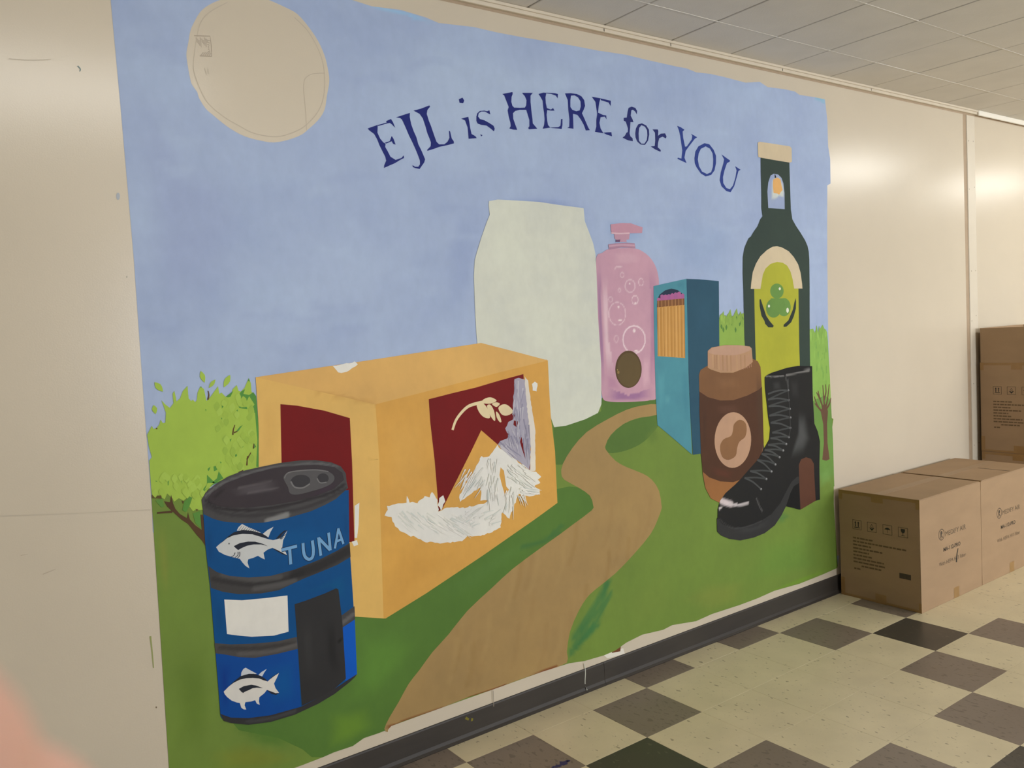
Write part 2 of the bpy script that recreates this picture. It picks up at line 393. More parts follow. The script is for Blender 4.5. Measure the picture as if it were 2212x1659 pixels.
def ell(crop, cx, cy, rx, ry, n=28, rot=0.0):
    c = CR[crop]; out = []
    for k in range(n):
        t = 2 * math.pi * k / n; x, y = rx * math.cos(t), ry * math.sin(t)
        x, y = x * math.cos(rot) - y * math.sin(rot), x * math.sin(rot) + y * math.cos(rot)
        out.append(wall_pt(c[0] + (cx + x) / c[2], c[1] + (cy + y) / c[2]))
    return out
mural = empty('wall_mural', (-1.0, 0.0, 0.0), 'large unfinished painted mural of giant groceries in a meadow with blue sky', 'mural')
mural.matrix_world = Matrix.Identity(4)
mural.location = (0, 0, 0)
TOP = 'C2 175,0 300,40 480,62 640,110 720,145 940,170 1090,205 1250,235 1550,285 1720,318 1900,345 2000,370 2212,418 C3 90,430 150,455 240,465 330,485 460,520 550,515 600,548 700,560 770,575 800,597 900,612 960,625'
RIGHT = 'C3 964,660 975,760 980,920 993,1000 995,1155 975,1165 974,1400 975,1659 C6 980,480 990,780 1005,1100 1015,1420 D3 1015,0 1040,390'
BOT = 'D3 1035,402 950,440 900,460 800,500 640,545 540,590 420,635 250,690 150,735 0,760 D2 2130,790 2000,820 1900,870 1830,920 1760,950 1640,985 1540,1000 1380,1050 1060,1165 750,1275 420,1395 340,1440 250,1470 180,1520 60,1560 D1 2030,1590 1900,1640 F 560,1686 372,1752'
LEFT = 'F 372,1750 365,1659 347,1380 329,1105 308,830 289,560 262,250 239,0 231,-104'
sky = flat('painted_sky', mural, 'F 231,-104 500,-50 ' + TOP + ' ' + RIGHT + ' F 1812,1200 1000,1350 330,1150 ' + 'F 329,1105 308,830 289,560 262,250 239,0', (164, 180, 211), 0, label='light blue painted sky with patchy brushwork')
f = Film(0.5, True)
for s_, col, a in (('F 800,30 1000,90 1250,130 1400,180 1300,330 1000,400 780,330 740,140', (176, 193, 219), .6), ('F 300,180 400,330 520,380 560,520 480,700 340,720 300,500 270,260', (150, 163, 200), .6),
                   ('F 1450,420 1600,470 1600,600 1560,640 1440,600 1400,500', (142, 163, 200), .5), ('F 980,430 1040,400 1080,440 1030,560 1010,700 960,720 950,560', (148, 164, 202), .55),
                   ('F 500,560 700,500 940,520 960,640 800,740 560,770 440,700', (170, 186, 215), .45), ('F 1080,190 1200,185 1330,210 1335,290 1200,300 1080,290', (154, 173, 210), .5),
                   ('F 1040,418 1200,425 1280,450 1300,480 1260,450 1060,434', (142, 158, 200), .8), ('F 1620,300 1720,320 1720,360 1640,360 1620,340', (138, 158, 198), .8), ('F 1300,470 1400,480 1400,520 1330,540 1300,500', (142, 163, 203), .7),
                   ('C2 180,-5 300,35 480,60 640,108 715,140 700,165 560,110 400,70 240,30', (150, 195, 228), .8), ('C3 880,605 962,620 966,660 940,650', (110, 185, 205), .9)):
    f.blob(P(s_), col, a, .75)
for k in range(70):
    x, y = random.uniform(300, 1700), random.uniform(60, 760); dx, dy = random.uniform(15, 60), random.uniform(-25, 25)
    if math.hypot(x - 555, y - 150) < 190: continue
    f.stroke(P(f'F {x},{y} {x + dx},{y + dy} {x + 2 * dx},{y + dy * .6}'), .03, .05, random.choice([(172, 189, 217), (154, 169, 204), (166, 184, 214)]), .35, edge=True)
f.bake([sky], .018)
# bare circle left for the sun, with its pencil outline
sun = flat('bare_sun_circle', mural, 'C1 1300,40 1255,80 1215,150 1195,200 1185,260 1172,330 1175,380 1190,470 1205,530 1240,580 1250,615 1290,680 1340,725 1420,790 1500,840 1560,865 1640,885 1720,896 1810,880 1890,850 1930,820 2000,755 2040,690 2055,600 2070,510 2060,430 2040,350 2000,260 1940,170 1870,90 1800,50 1700,5 1600,-30 1480,-25 1370,5', (211, 201, 184), 1, 3, label='cream circle of bare wall left unpainted for the sun')
sun.data.materials[0] = M['panel']
f = Film(1.5)
f.stroke(P('C1 1430,15 1320,75 1262,140 1238,230 1222,330 1215,430 1245,530 1300,640 1400,730 1500,790 1600,840 1740,860 1850,830 1925,785 2000,700 2035,600 2040,480 2025,380 1990,290 1930,190 1850,110'), .0026, .0026, (186, 175, 158))
f.stroke(P('C1 2040,460 1990,462 1950,470 1915,500 1908,560 1915,640 1922,720 1926,820'), .0022, .0022, (182, 170, 152))
f.stroke(P('C1 1220,225 1320,228 1328,290 1330,355 1255,352'), .0032, .003, (168, 156, 140), sm=False)
for k in range(9): f.stroke(P(f'C1 {1232 + 9 * k},{236 + (k % 3) * 8} {1240 + 8 * k},{270 + (k % 4) * 9}'), .004, .003, (180, 168, 152))
for k in range(6): f.stroke(P(f'C1 {1290 + 6 * k},{250 + 14 * k} {1322 - 3 * k},{258 + 14 * k}'), .004, .003, (176, 164, 148))
for k in range(5): f.stroke(P(f'C1 {1262 + 13 * k},350 {1278 + 13 * k},330'), .003, .003, (178, 166, 150))
f.stroke(P('C1 1286,430 1298,470'), .003, .003, (186, 175, 158)); f.stroke(P('C1 1306,432 1310,465'), .003, .003, (186, 175, 158))
f.build('pencil_drawing', sun, 'faint pencil outline and scribble', kind='stuff')
# ---------------- meadow
mead = flat('painted_meadow', mural, 'F 327,1070 400,1062 560,1040 700,1000 1000,950 1180,895 1290,890 1300,870 1420,856 1560,840 1700,850 1800,905 C6 1005,1100 1015,1420 D3 1015,0 1040,390 ' + BOT + ' F 365,1659 347,1380 329,1105', (112, 137, 59), 2, label='green painted meadow')
f = Film(2.4)
DG = (84, 119, 50)
f.poly(P('C5 1440,1100 1620,1050 1740,1000 1745,915 1880,935 2090,890 2090,965 1900,1000 1780,1060 1650,1140 1560,1240 1495,1335 1450,1335'), (84, 116, 52))
f.poly(P('C5 1455,1490 1540,1472 1610,1480 1700,1540 1720,1600 D2 1480,210 1200,420 900,690 700,940 560,1130 480,1260 390,1420 340,1440 250,1470 180,1520 60,1560 D1 2030,1590 1960,1590 1900,1540 1750,1470 1500,1420 1400,1300 D2 100,700 375,700 640,560 1000,320 1330,90 1465,-10'), DG)
f.poly(smooth_loop(P('C5 1768,1220 1800,1150 1880,1080 1990,1040 2110,1020 2100,1090 2010,1190 1900,1245 1790,1262')), (86, 116, 52))
dgo = f.build('dark_grass', mead, split=True)
f = Film(2.8, True)
for s_, col, a in (('D1 960,60 1050,100 1080,400 1040,700 1000,500', (132, 140, 62), .6), ('D1 1250,1560 1500,1480 1800,1540 1950,1600 1700,1690 1300,1700', (126, 136, 50), .8), ('D1 1060,900 1300,800 1360,1300 1300,1600 1080,1600', (98, 124, 46), .7),
                   ('D1 1380,1380 1700,1400 1900,1480 1850,1560 1600,1520', (84, 122, 48), .8), ('D2 600,600 1000,350 1400,150 1200,350 800,640', (88, 124, 58), .5), ('D2 200,800 500,760 620,850 500,1050 300,1250 100,1300', (94, 136, 54), .7),
                   ('D3 0,600 200,480 500,460 480,620 200,720', (126, 140, 62), .7), ('D3 500,200 900,150 1000,400 700,480 400,520', (104, 140, 58), .6), ('C5 1850,1450 2200,1250 2212,1659 1950,1650', (116, 138, 62), .5),
                   ('C5 2000,1150 2100,1060 2110,1180 2050,1240', (98, 124, 54), .8), ('D2 1850,600 2212,300 2212,700 1900,850', (116, 138, 60), .55), ('D3 690,40 760,60 700,120 620,130', (84, 124, 66), .8),
                   ('D2 0,1300 300,1250 350,1400 150,1520 0,1560', (104, 140, 46), .8), ('C5 1450,1340 1500,1335 1500,1400 1460,1470', (112, 138, 60), .7), ('D3 900,430 1040,380 1030,400 800,500 500,590 300,660', (112, 150, 44), .7)):
    f.blob(P(s_), col, a, .8)
for s_, w_ in (('D2 1785,490 1700,640 1570,840', .05), ('D2 1775,500 1740,640 1620,790', .04), ('D2 1690,770 1620,830 1555,930', .05), ('D2 1800,560 1720,720 1590,900', .035), ('D2 1730,750 1640,850', .03)):
    f.stroke(P(s_), w_, w_ * .8, (62, 116, 66), .75, edge=True)
for s_ in ('D2 1240,270 1380,230 1480,180', 'D2 1420,200 1500,130'): f.stroke(P(s_), .03, .02, (64, 108, 58), .7, edge=True)
f.bake([mead] + dgo, .016)
path = flat('painted_path', mural, 'C5 2100,956 2000,963 1900,990 1780,1050 1650,1130 1560,1230 1500,1330 1490,1390 1510,1430 1600,1480 1670,1530 1690,1590 D2 1680,40 1560,130 1480,190 1340,290 1180,410 1050,530 900,670 780,820 680,930 600,1040 530,1130 470,1240 410,1340 378,1412 400,1432 420,1395 580,1335 750,1275 900,1215 1060,1165 1220,1105 1380,1050 1524,998 1525,930 1545,800 1600,670 1650,590 1700,540 1830,435 1950,310 2050,190 2095,100 2120,30 C5 2120,1590 2105,1500 2060,1430 2000,1390 1900,1350 1830,1310 1770,1240 1770,1210 1800,1150 1880,1080 1980,1040 2110,1018', (163, 134, 86), 3, 2, label='tan painted footpath winding through the meadow')
f = Film(3.4, True)
for k in range(26):
    t = random.random(); x = 1000 + 320 * t + random.uniform(-90, 110); y = 1480 - 330 * t + random.uniform(-30, 60)
    f.stroke(P(f'F {x},{y} {x + 12},{y - 40} {x + 16},{y - 90}'), .035, .03, random.choice([(150, 120, 72), (172, 143, 92), (156, 126, 80)]), .4, edge=True)
for s_ in ('D2 420,1395 580,1338 750,1278', 'D2 915,1212 1060,1165 1140,1135', 'D2 1290,1085 1380,1050 1470,1012'): f.stroke(P(s_), .012, .008, (122, 62, 28), .95, edge=True)
f.bake([path], .012)
# ---------------- left tree
G1, G2, BR = (160, 189, 76), (84, 142, 62), (84, 60, 38)
tree = flat('painted_tree', mural, 'TR 30,590 70,512 85,540 112,530 135,500 145,460 165,490 185,485 190,400 152,295 185,330 225,360 255,320 247,240 262,215 275,270 280,305 310,280 335,215 375,172 380,240 385,280 405,300 420,290 440,310 455,290 460,230 485,175 515,200 528,260 535,300 548,290 570,265 635,175 645,240 665,230 700,265 740,260 760,200 795,165 810,215 830,220 860,190 897,105 915,150 920,220 940,240 955,270 975,450 990,600 1000,865 940,890 820,915 700,970 600,1010 540,1060 520,1230 440,1230 420,1240 390,1200 405,1150 390,1110 340,1150 300,1130 260,1160 245,1130 200,1090 180,1140 130,1110 75,1115 68,1090 56,930 48,810 70,780 45,690', G1, 4, label='light green leafy tree painted beside the carton')
f = Film(4.4)
for s_ in ('TR 700,265 745,230 765,215 740,265 720,270', 'TR 800,270 830,220 865,200 850,240 900,250 935,225 960,260 975,450 985,650 980,865 960,860 970,640 950,400 900,400 945,330 900,260 880,300 840,270 810,300',
           'TR 665,330 685,320 680,350 668,365', 'TR 810,340 825,330 830,355 880,350 885,370 840,365 815,360', 'TR 785,390 800,372 805,395', 'TR 835,650 850,690 838,720 830,690', 'TR 780,760 790,750 810,790 780,795', 'TR 820,795 830,805 822,815',
           'TR 595,860 630,850 625,890 600,900', 'TR 545,880 570,860 560,890 550,900', 'TR 650,815 665,825 655,840', 'TR 540,930 610,1000 680,960 640,900 625,960 580,1000 545,1000 520,1060 600,1000 700,965 560,1030 505,1080 510,1050 540,1010',
           'TR 420,985 450,980 445,1005 425,1010', 'TR 295,935 320,960 330,1015 318,980', 'TR 205,960 215,955 212,1020 206,1020', 'TR 100,980 120,985 105,990', 'TR 360,1050 380,1060 372,1068', 'TR 735,630 750,620 738,650', 'TR 770,580 810,555 845,505 820,520',
           'TR 940,660 960,690 930,712', 'TR 893,420 900,430 895,440', 'TR 525,370 535,375 530,390', 'TR 660,440 670,450 662,460', 'TR 480,180 495,178 490,190', 'TR 888,130 897,107 906,135'):
    f.poly(P(s_), G2)
f.poly(P('TR 330,1230 345,1160 390,1115 415,1125 390,1200 360,1250'), (88, 140, 60)); f.poly(P('TR 100,1150 160,1130 175,1200 150,1210'), (96, 140, 62)); f.poly(P('TR 420,1260 480,1240 490,1390 440,1340'), (90, 140, 62))
f.build('dark_leaf', tree, split=True)
f = Film(4.8)
def leaf(film, a, b, wd, col):
    (ax, az), (bx, bz) = P(a)[0], P(b)[0]; dx, dz = bx - ax, bz - az; l = math.hypot(dx, dz); nx, nz = -dz / l, dx / l; pts = []
    prof_ = [(0, 0), (.15, .5), (.4, 1), (.65, .85), (.88, .35), (1, 0)]
    for t, h in prof_: pts.append((ax + dx * t + nx * h * wd, az + dz * t + nz * h * wd))
    for t, h in prof_[-2:0:-1]: pts.append((ax + dx * t - nx * h * wd, az + dz * t - nz * h * wd))
    film.poly(pts, col)
for a, b, wd in (('93,140', '165,222', .009), ('487,45', '520,145', .008), ('612,118', '556,190', .006), ('738,78', '683,185', .009), ('85,335', '103,412', .0075)):
    leaf(f, 'TR ' + a, 'TR ' + b, wd, G1)
for k in range(46):
    x, y = random.uniform(620, 940), random.uniform(230, 850)
    if y > 990 - .25 * x + 60: continue
    leaf(f, f'TR {x},{y}', f'TR {x + random.uniform(-18, 18)},{y + random.uniform(65, 95)}', .0095, random.choice([(163, 192, 80), (156, 185, 74), (150, 180, 72), (166, 195, 84)]))
for k in range(26):
    x, y = random.uniform(80, 520), random.uniform(900, 1070)
    leaf(f, f'TR {x},{y}', f'TR {x + random.uniform(-12, 12)},{y + random.uniform(60, 85)}', .009, random.choice([(163, 192, 80), (156, 185, 74), (166, 195, 84)]))
f.build('leaf', tree, split=True)
f = Film(5.2)
f.poly(P('TR 175,1155 225,1165 235,1100 250,1170 270,1220 310,1265 370,1300 378,1250 395,1310 440,1360 495,1400 485,1270 505,1270 520,1350 535,1550 500,1495 450,1440 380,1350 320,1310 265,1260 200,1200'), BR)
f.stroke(P('TR 245,1245 180,1250 115,1256'), .007, .005, BR)
for s_ in ('TR 760,590 765,545 778,505', 'TR 770,570 800,560', 'TR 548,290 556,250 550,215', 'TR 880,850 885,770', 'TR 880,800 915,740', 'TR 935,700 940,665', 'TR 810,912 850,890', 'TR 105,535 118,538'): f.stroke(P(s_), .005, .0025, (92, 66, 34))
for s_ in ('TR 68,1100 100,1108 150,1105 155,1135 110,1130 72,1130', 'TR 325,1150 345,1155 335,1180', 'TR 440,1220 465,1225 455,1240'): f.poly(P(s_), (92, 80, 40))
f.build('branch', tree, split=True)
# ---------------- right hand bushes and small tree
bush = flat('painted_bush', mural, 'C6 285,470 300,440 312,385 322,370 330,430 345,400 365,358 375,410 385,395 405,352 415,405 430,395 445,380 470,420 480,640 285,640', (140, 172, 78), 3.2, label='light green bush behind the blue box')
f = Film(3.6)
for x, y in ((305, 450), (330, 420), (362, 395), (378, 425), (402, 400), (428, 430), (395, 470), (340, 455), (437, 400), (318, 470)): leaf(f, f'C6 {x},{y}', f'C6 {x + random.uniform(-8, 8)},{y + 36}', .007, (88, 130, 62))
f.build('dark_leaf', bush, split=True)
f = Film(3.9)
for k in range(16):
    x, y = 290 + k * 11, random.uniform(395, 440); leaf(f, f'C6 {x},{y + 40}', f'C6 {x + random.uniform(-6, 8)},{y - random.uniform(10, 45)}', .009, random.choice([(140, 172, 78), (150, 182, 84), (132, 164, 74)]))
f.build('leaf', bush, split=True)
b2 = flat('painted_bush', mural, 'C6 850,490 885,480 895,510 910,522 925,485 945,455 955,480 972,500 978,560 985,700 990,780 1000,1010 1008,1150 850,1150', (138, 178, 84), 3.2, label='light green bush by the right edge of the mural')
f = Film(3.6)
f.poly(P('C6 850,960 900,925 960,900 996,930 1010,1200 1016,1420 1018,1470 960,1490 900,1480 850,1440'), (108, 146, 70))
sg = f.build('medium_green_grass', b2)  # medium green grass paint below the bush
f = Film(3.4)
for k in range(12):
    x, y = 862 + k * 9.2, random.uniform(490, 520); leaf(f, f'C6 {x},{y + 45}', f'C6 {x + random.uniform(-6, 8)},{y - random.uniform(5, 50)}', .010, random.choice([(140, 180, 84), (150, 190, 92), (132, 172, 80)]))
f.build('leaf', b2, split=True)
f = Film(3.8, True)
for k in range(40):
    x, y = random.uniform(880, 975), random.uniform(560, 1000); f.stroke(P(f'C6 {x},{y} {x + random.uniform(-4, 4)},{y - 40}'), .008, .005, random.choice([(150, 192, 92), (118, 160, 74), (104, 150, 78)]), .7, edge=True)
for s_, c_, a in (('C6 840,1380 1060,1380 1060,1560 840,1560', (112, 137, 59), 1.0), ('C6 900,1380 1000,1330 1010,1450 920,1500', (120, 160, 84), .6)): f.blob(P(s_), c_, a, .8)
f.bake([b2, sg], .008)
t2 = flat('painted_small_tree', mural, 'C6 933,1005 945,960 965,955 978,1000 972,1080 975,1200 988,1300 966,1310 942,1303 952,1200 948,1080', (104, 76, 58), 4.2, label='small bare brown tree')
f = Film(4.4)
for s_ in ('C6 945,1005 915,970 890,905', 'C6 915,970 895,950', 'C6 950,985 930,930 915,870', 'C6 955,970 950,900 945,835', 'C6 962,980 975,920 985,830', 'C6 968,985 988,950 996,915', 'C6 952,930 965,880 962,830', 'C6 930,925 905,880'): f.stroke(P(s_), .015, .006, (104, 76, 58))
f.build('branch', t2, split=True)
# ---------------- milk jug
jug = flat('painted_jug', mural, 'C2 1035,1265 1090,1255 1220,1262 1350,1270 1480,1290 1600,1305 1630,1310 1637,1390 1660,1450 1690,1530 1705,1600 1712,1736 1720,1986 1740,2286 1742,2540 1720,2596 1640,2636 1520,2676 1445,2686 1380,2500 1000,2400 962,2160 955,2086 945,1886 940,1736 945,1640 955,1600 985,1500 1020,1400 1040,1350 1033,1290', (209, 211, 198), 5, label='plain off-white painted jug')
# ---------------- pink pump bottle
pink = flat('painted_pump_bottle', mural, 'PB 30,350 80,310 140,275 250,268 370,270 440,300 500,350 545,420 570,500 577,580 560,640 545,700 535,1000 545,1300 560,1560 500,1595 420,1605 250,1612 130,1605 85,1575 70,1450 60,1300 40,900 30,600', (197, 153, 170), 4.6, 3, label='pink painted soap bottle with a pump top')
f = Film(5.0, True)
for s_, c_, a in (('PB 30,360 70,340 75,700 95,1200 110,1500 80,1560 55,1200 35,700', (152, 112, 150), .8), ('PB 480,380 545,420 580,600 545,900 560,1560 490,1590 500,1000 500,600', (172, 122, 152), .75), ('PB 85,1570 120,1480 300,1560 540,1480 545,1570 420,1610 130,1610', (150, 106, 150), .85),
                  ('PB 75,470 130,470 135,900 150,1250 195,1395 120,1395 95,1150 80,800', (222, 192, 200), .85), ('PB 440,1180 500,1180 510,1480 440,1540 420,1400', (214, 172, 186), .7), ('PB 150,300 300,280 420,320 440,400 300,420 160,420', (206, 166, 180), .6), ('PB 110,1360 200,1400 260,1520 120,1500', (184, 132, 160), .6)):
    f.blob(P(s_), c_, a, .7)
f.stroke(P('PB 185,455 205,432 250,430'), .008, .005, (224, 196, 204), .8, edge=True)
f.bake([pink], .008)
f = Film(5.4)
f.poly(P('PB 135,235 200,225 300,220 365,225 372,268 250,262 140,282'), (172, 132, 154)); f.poly(P('PB 185,138 322,142 316,190 292,195 296,214 198,214 204,192 190,186'), (188, 146, 164))
f.poly(P('PB 200,195 240,192 235,214 198,214'), (112, 80, 112)); f.poly(P('PB 155,60 250,48 330,50 400,75 434,85 430,136 330,138 185,142 158,120'), (192, 144, 162))
f.stroke(P('PB 160,134 230,140 320,136'), .006, .006, (214, 180, 190)); f.stroke(P('PB 140,250 250,240 365,245'), .008, .008, (196, 156, 174))
f.build('pump_piece', pink, split=True)
f = Film(5.4, True)
for cx, cy, rx, ry, a, wd in ((213, 840, 73, 100, .55, .006), (360, 1066, 97, 120, .95, .009), (325, 598, 43, 55, .5, .007), (368, 720, 27, 38, .6, .007), (420, 563, 20, 32, .6, .006), (256, 502, 16, 22, .4, .006), (232, 636, 11, 15, .45, .007), (155, 715, 18, 22, .4, .006), (205, 1060, 16, 30, .3, .008)):
    pts = ell('PB', cx, cy, rx, ry); f.stroke(pts + [pts[0]], wd, wd, (232, 210, 216), a, sm=False, edge=True)
for cx, cy, rx, ry in ((225, 780, 12, 12), (238, 898, 20, 12), (361, 988, 16, 22), (378, 1166, 20, 12), (322, 577, 9, 12), (372, 748, 12, 6)): f.blob(ell('PB', cx, cy, rx, ry, 12), (238, 222, 222), .85, .5)
f.bake([pink], .006)
f = Film(5.8); f.poly(ell('PB', 311, 1325, 115, 163, 36), (88, 68, 42)); f.poly(ell('PB', 313, 1330, 102, 148, 36), (98, 81, 50), L=6.0); f.poly(ell('PB', 222, 1352, 10, 14, 10), (140, 115, 70), L=6.2); f.poly(ell('PB', 214, 1330, 5, 7, 8), (160, 135, 85), L=6.2)
f.build('oval_door', pink, 'brown oval door', kind='stuff')
# ---------------- pencil box
pb = flat('painted_pencil_box', mural, 'TB 45,75 180,45 340,10 348,400 360,900 390,1585 240,1455 80,1320 65,1050 50,500', (78, 141, 156), 7, label='teal painted box of pencils with a dark blue side')
pside = Film(7.0).poly(P('TB 340,10 450,14 630,30 635,620 640,1000 480,1575 398,1586 375,1200 355,700'), (43, 82, 103)).build('box_side', pb, 'dark blue side')
f = Film(7.2, True)
for s_, c_, a in (('TB 230,40 330,20 335,110 250,100', (64, 122, 142), .6), ('TB 60,760 160,800 160,1150 100,1250 70,1000', (92, 158, 170), .5), ('TB 300,700 350,740 370,1400 320,1300 290,900', (68, 130, 148), .6), ('TB 150,1050 190,1050 185,1140 160,1140', (104, 168, 178), .6), ('TB 380,100 600,120 600,500 400,600', (48, 88, 110), .6)): f.blob(P(s_), c_, a, .8)
f.bake([pb, pside], .014)
op = Film(7.4).poly(P('TB 75,240 80,190 100,150 150,112 205,98 260,110 300,140 318,190 322,250 328,720 200,712 85,703 75,400'), (36, 50, 72)).build('box_opening', pb, 'dark arched opening')
for k in range(8):
    u0, u1 = k / 8, (k + 1) / 8; X = lambda u, y: 76 + u * 245 + (y - 200) * .012
    ty = [178, 150, 150, 146, 138, 130, 124, 140][k]; fy = 208 - 22 * (k + .5) / 8; by = fy + 58
    f = Film(7.6)
    f.poly(P(f'TB {X(u0, fy)},{fy + 4} {X(u0, ty)},{ty + 8} {X((u0 + u1) / 2, ty)},{ty} {X(u1, ty)},{ty + 8} {X(u1, fy)},{fy + 2}'), (174 - 8 * (k % 2), 96, 146))
    f.poly(P(f'TB {X(u0, fy)},{fy} {X(u1, fy)},{fy - 2} {X(u1, by)},{by - 2} {X(u0, by)},{by}'), (128, 84, 50)); f.poly(P(f'TB {X(u0 + .03, fy)},{fy} {X(u0 + .06, fy)},{fy} {X(u0 + .06, by)},{by} {X(u0 + .03, by)},{by}'), (168, 120, 76), L=7.7)
    e0, e1 = 703 + 17 * u0, 703 + 17 * u1
    f.poly(P(f'TB {X(u0, by)},{by} {X(u1, by)},{by - 2} {X(u1, e1)},{e1} {X(u0, e0)},{e0}'), [(203, 152, 82), (196, 145, 76), (208, 158, 90)][k % 3])
    for q, cc in ((.25, (188, 136, 68)), (.6, (212, 164, 98)), (.97, (170, 118, 56))):
        u = u0 + (u1 - u0) * q; f.stroke(P(f'TB {X(u, by + 4)},{by + 4} {X(u, e0 - 3)},{e0 - 3}'), .003, .003, cc, L=7.8)
    f.build('pencil', op, kind='stuff')
# ---------------- olive oil bottle
DGN = (51, 66, 59)
oil = flat('painted_oil_bottle', mural, 'OB 630,305 1010,365 1014,500 1020,700 1030,1000 1050,1130 1100,1220 1160,1310 1220,1410 1250,1480 1268,1560 1275,1659 OL 1005,500 1010,900 1010,1300 1012,1659 C6 862,500 866,760 800,1260 560,1260 470,800 452,540 446,200 OL 100,1300 95,900 88,700 90,480 OB 412,1520 430,1470 470,1380 500,1360 540,1290 590,1220 625,1130 655,1090 640,980 640,800 632,500', DGN, 5, label='dark green painted oil bottle with a lime label')
flat('bottle_cap', oil, 'OB 590,115 612,100 800,128 1018,162 1040,190 1043,366 1020,378 800,342 620,310 597,300', (207, 189, 158), 5.4, label='cream cap')
flat('lime_label', oil, 'OL 245,915 335,915 345,830 365,720 400,640 470,575 560,545 640,558 700,600 745,680 775,790 795,905 855,915 860,1300 865,1659 C6 800,700 800,1250 580,1250 540,1000 525,700 OL 260,1659 250,1200', (172, 172, 54), 5.4, label='lime green label')
flat('label_arch', oil, 'OL 197,920 205,830 225,690 270,570 330,470 420,385 500,338 560,333 620,345 720,400 790,480 850,580 885,700 905,850 910,915 795,915 775,790 745,680 700,600 640,560 560,548 470,575 400,640 365,720 345,830 332,920', (208, 191, 160), 5.8, label='cream arch over the label')
f = Film(5.8); f.poly(ell('OL', 558, 950, 93, 104), (104, 144, 70)); f.poly(ell('OL', 512, 1185, 104, 132), (102, 141, 70), L=5.9); f.poly(ell('OL', 655, 1172, 93, 126), (106, 146, 72), L=6.0)
f.poly(P('OL 470,1050 640,1050 680,1150 600,1255 500,1200'), (104, 143, 70), L=6.1)
for c_ in ((597, 918, 15, 20), (448, 1157, 14, 20), (704, 1215, 18, 35)): f.poly(ell('OL', *c_, 14), (226, 228, 208), L=6.2)
f.build('olive', oil, split=True)
f = Film(5.8)
f.poly(P('OL 318,1065 335,1062 370,1170 410,1290 460,1365 515,1430 500,1452 440,1450 395,1400 385,1360 345,1290 320,1160'), (42, 52, 48)); f.poly(P('OL 815,1045 822,1100 820,1190 790,1300 755,1380 690,1440 650,1445 650,1415 715,1355 755,1260 780,1200 795,1120'), (42, 52, 48))
f.build('olive_sprig', oil, split=True)
nk = flat('neck_label', oil, 'OB 730,980 718,760 730,640 760,550 800,525 860,535 905,580 930,650 945,780 948,995', (154, 168, 200), 5.4, label='pale blue neck label with an orange fruit')
f = Film(5.7, True); f.blob(P('OB 760,880 770,600 810,555 880,550 930,650 950,770 945,850 870,830 850,860 800,885'), (204, 210, 204), .95, .35); f.bake([nk], .008)
f = Film(5.9); f.poly(P('OB 795,600 850,575 890,600 905,680 920,740 890,775 875,805 850,788 800,780 790,680'), (223, 172, 106)); f.poly(P('OB 813,535 822,535 838,575 815,583'), (40, 40, 38)); f.build('fruit_piece', nk, split=True)
# ---------------- peanut butter jar
jar = flat('painted_jar', mural, 'C6 165,770 175,740 215,715 300,700 430,690 500,668 535,685 552,720 560,840 565,1000 572,1200 560,1300 450,1450 330,1590 240,1545 205,1480 190,1400 180,1270 170,1000', (124, 87, 57), 9, label='brown painted peanut butter jar with a wood-grained lid')
f = Film(9.2); f.poly(P('C6 188,1370 300,1430 420,1430 560,1290 450,1460 330,1592 240,1547 205,1480'), (150, 101, 58)); f.poly(P('C6 168,875 220,910 300,932 380,930 470,900 540,865 561,845 568,1050 572,1200 550,1300 450,1420 380,1445 300,1440 230,1415 190,1380 178,1270 168,1000'), (80, 51, 35), L=9.4)
jl = f.build('jar_label', jar, split=True)
f = Film(9.6, True)
for s_, c_, a in (('C6 520,700 560,740 572,1200 540,1290 520,1000', (78, 56, 42), .7), ('C6 180,960 210,960 220,1300 190,1300', (70, 46, 34), .7), ('C6 250,960 420,950 440,1010 280,1020', (96, 64, 50), .6), ('C6 240,770 420,780 440,860 260,870', (136, 98, 66), .6), ('C6 220,1330 400,1380 380,1435 240,1400', (96, 54, 40), .6)): f.blob(P(s_), c_, a, .8)
f.bake([jar] + jl, .012)
cap = flat('jar_lid', jar, 'C6 220,620 245,598 330,583 420,584 485,592 497,610 503,690 460,725 380,757 300,757 240,737 220,725', (180, 142, 108), 9.8, label='tan wood-grained lid')
f = Film(10.0)
for k in range(22): x = 226 + k * 12.6; f.stroke(P(f'C6 {x},{640 + 6 * math.sin(k * .15 * math.pi)} {x + 2},{718 + 30 * math.sin((x - 220) / 283 * math.pi)}'), .004, .003, random.choice([(196, 156, 122), (160, 118, 92), (184, 140, 120)]))
f.poly(smooth_loop(P('C6 222,622 260,598 350,585 450,588 496,605 450,632 380,647 290,645 240,638')), (186, 149, 126), L=10.2)
f.build('lid_grain', cap, kind='stuff')
f = Film(9.8); f.poly(ell('C6', 378, 1180, 115, 175, 40, .03), (186, 148, 120)); f.poly(smooth_loop(P('C6 385,1080 420,1052 455,1070 465,1110 455,1160 420,1190 405,1230 395,1280 350,1305 310,1285 297,1220 320,1175 365,1155 378,1120'), 3), (138, 99, 66), L=10.0)
f.build('peanut_emblem', jar, split=True)
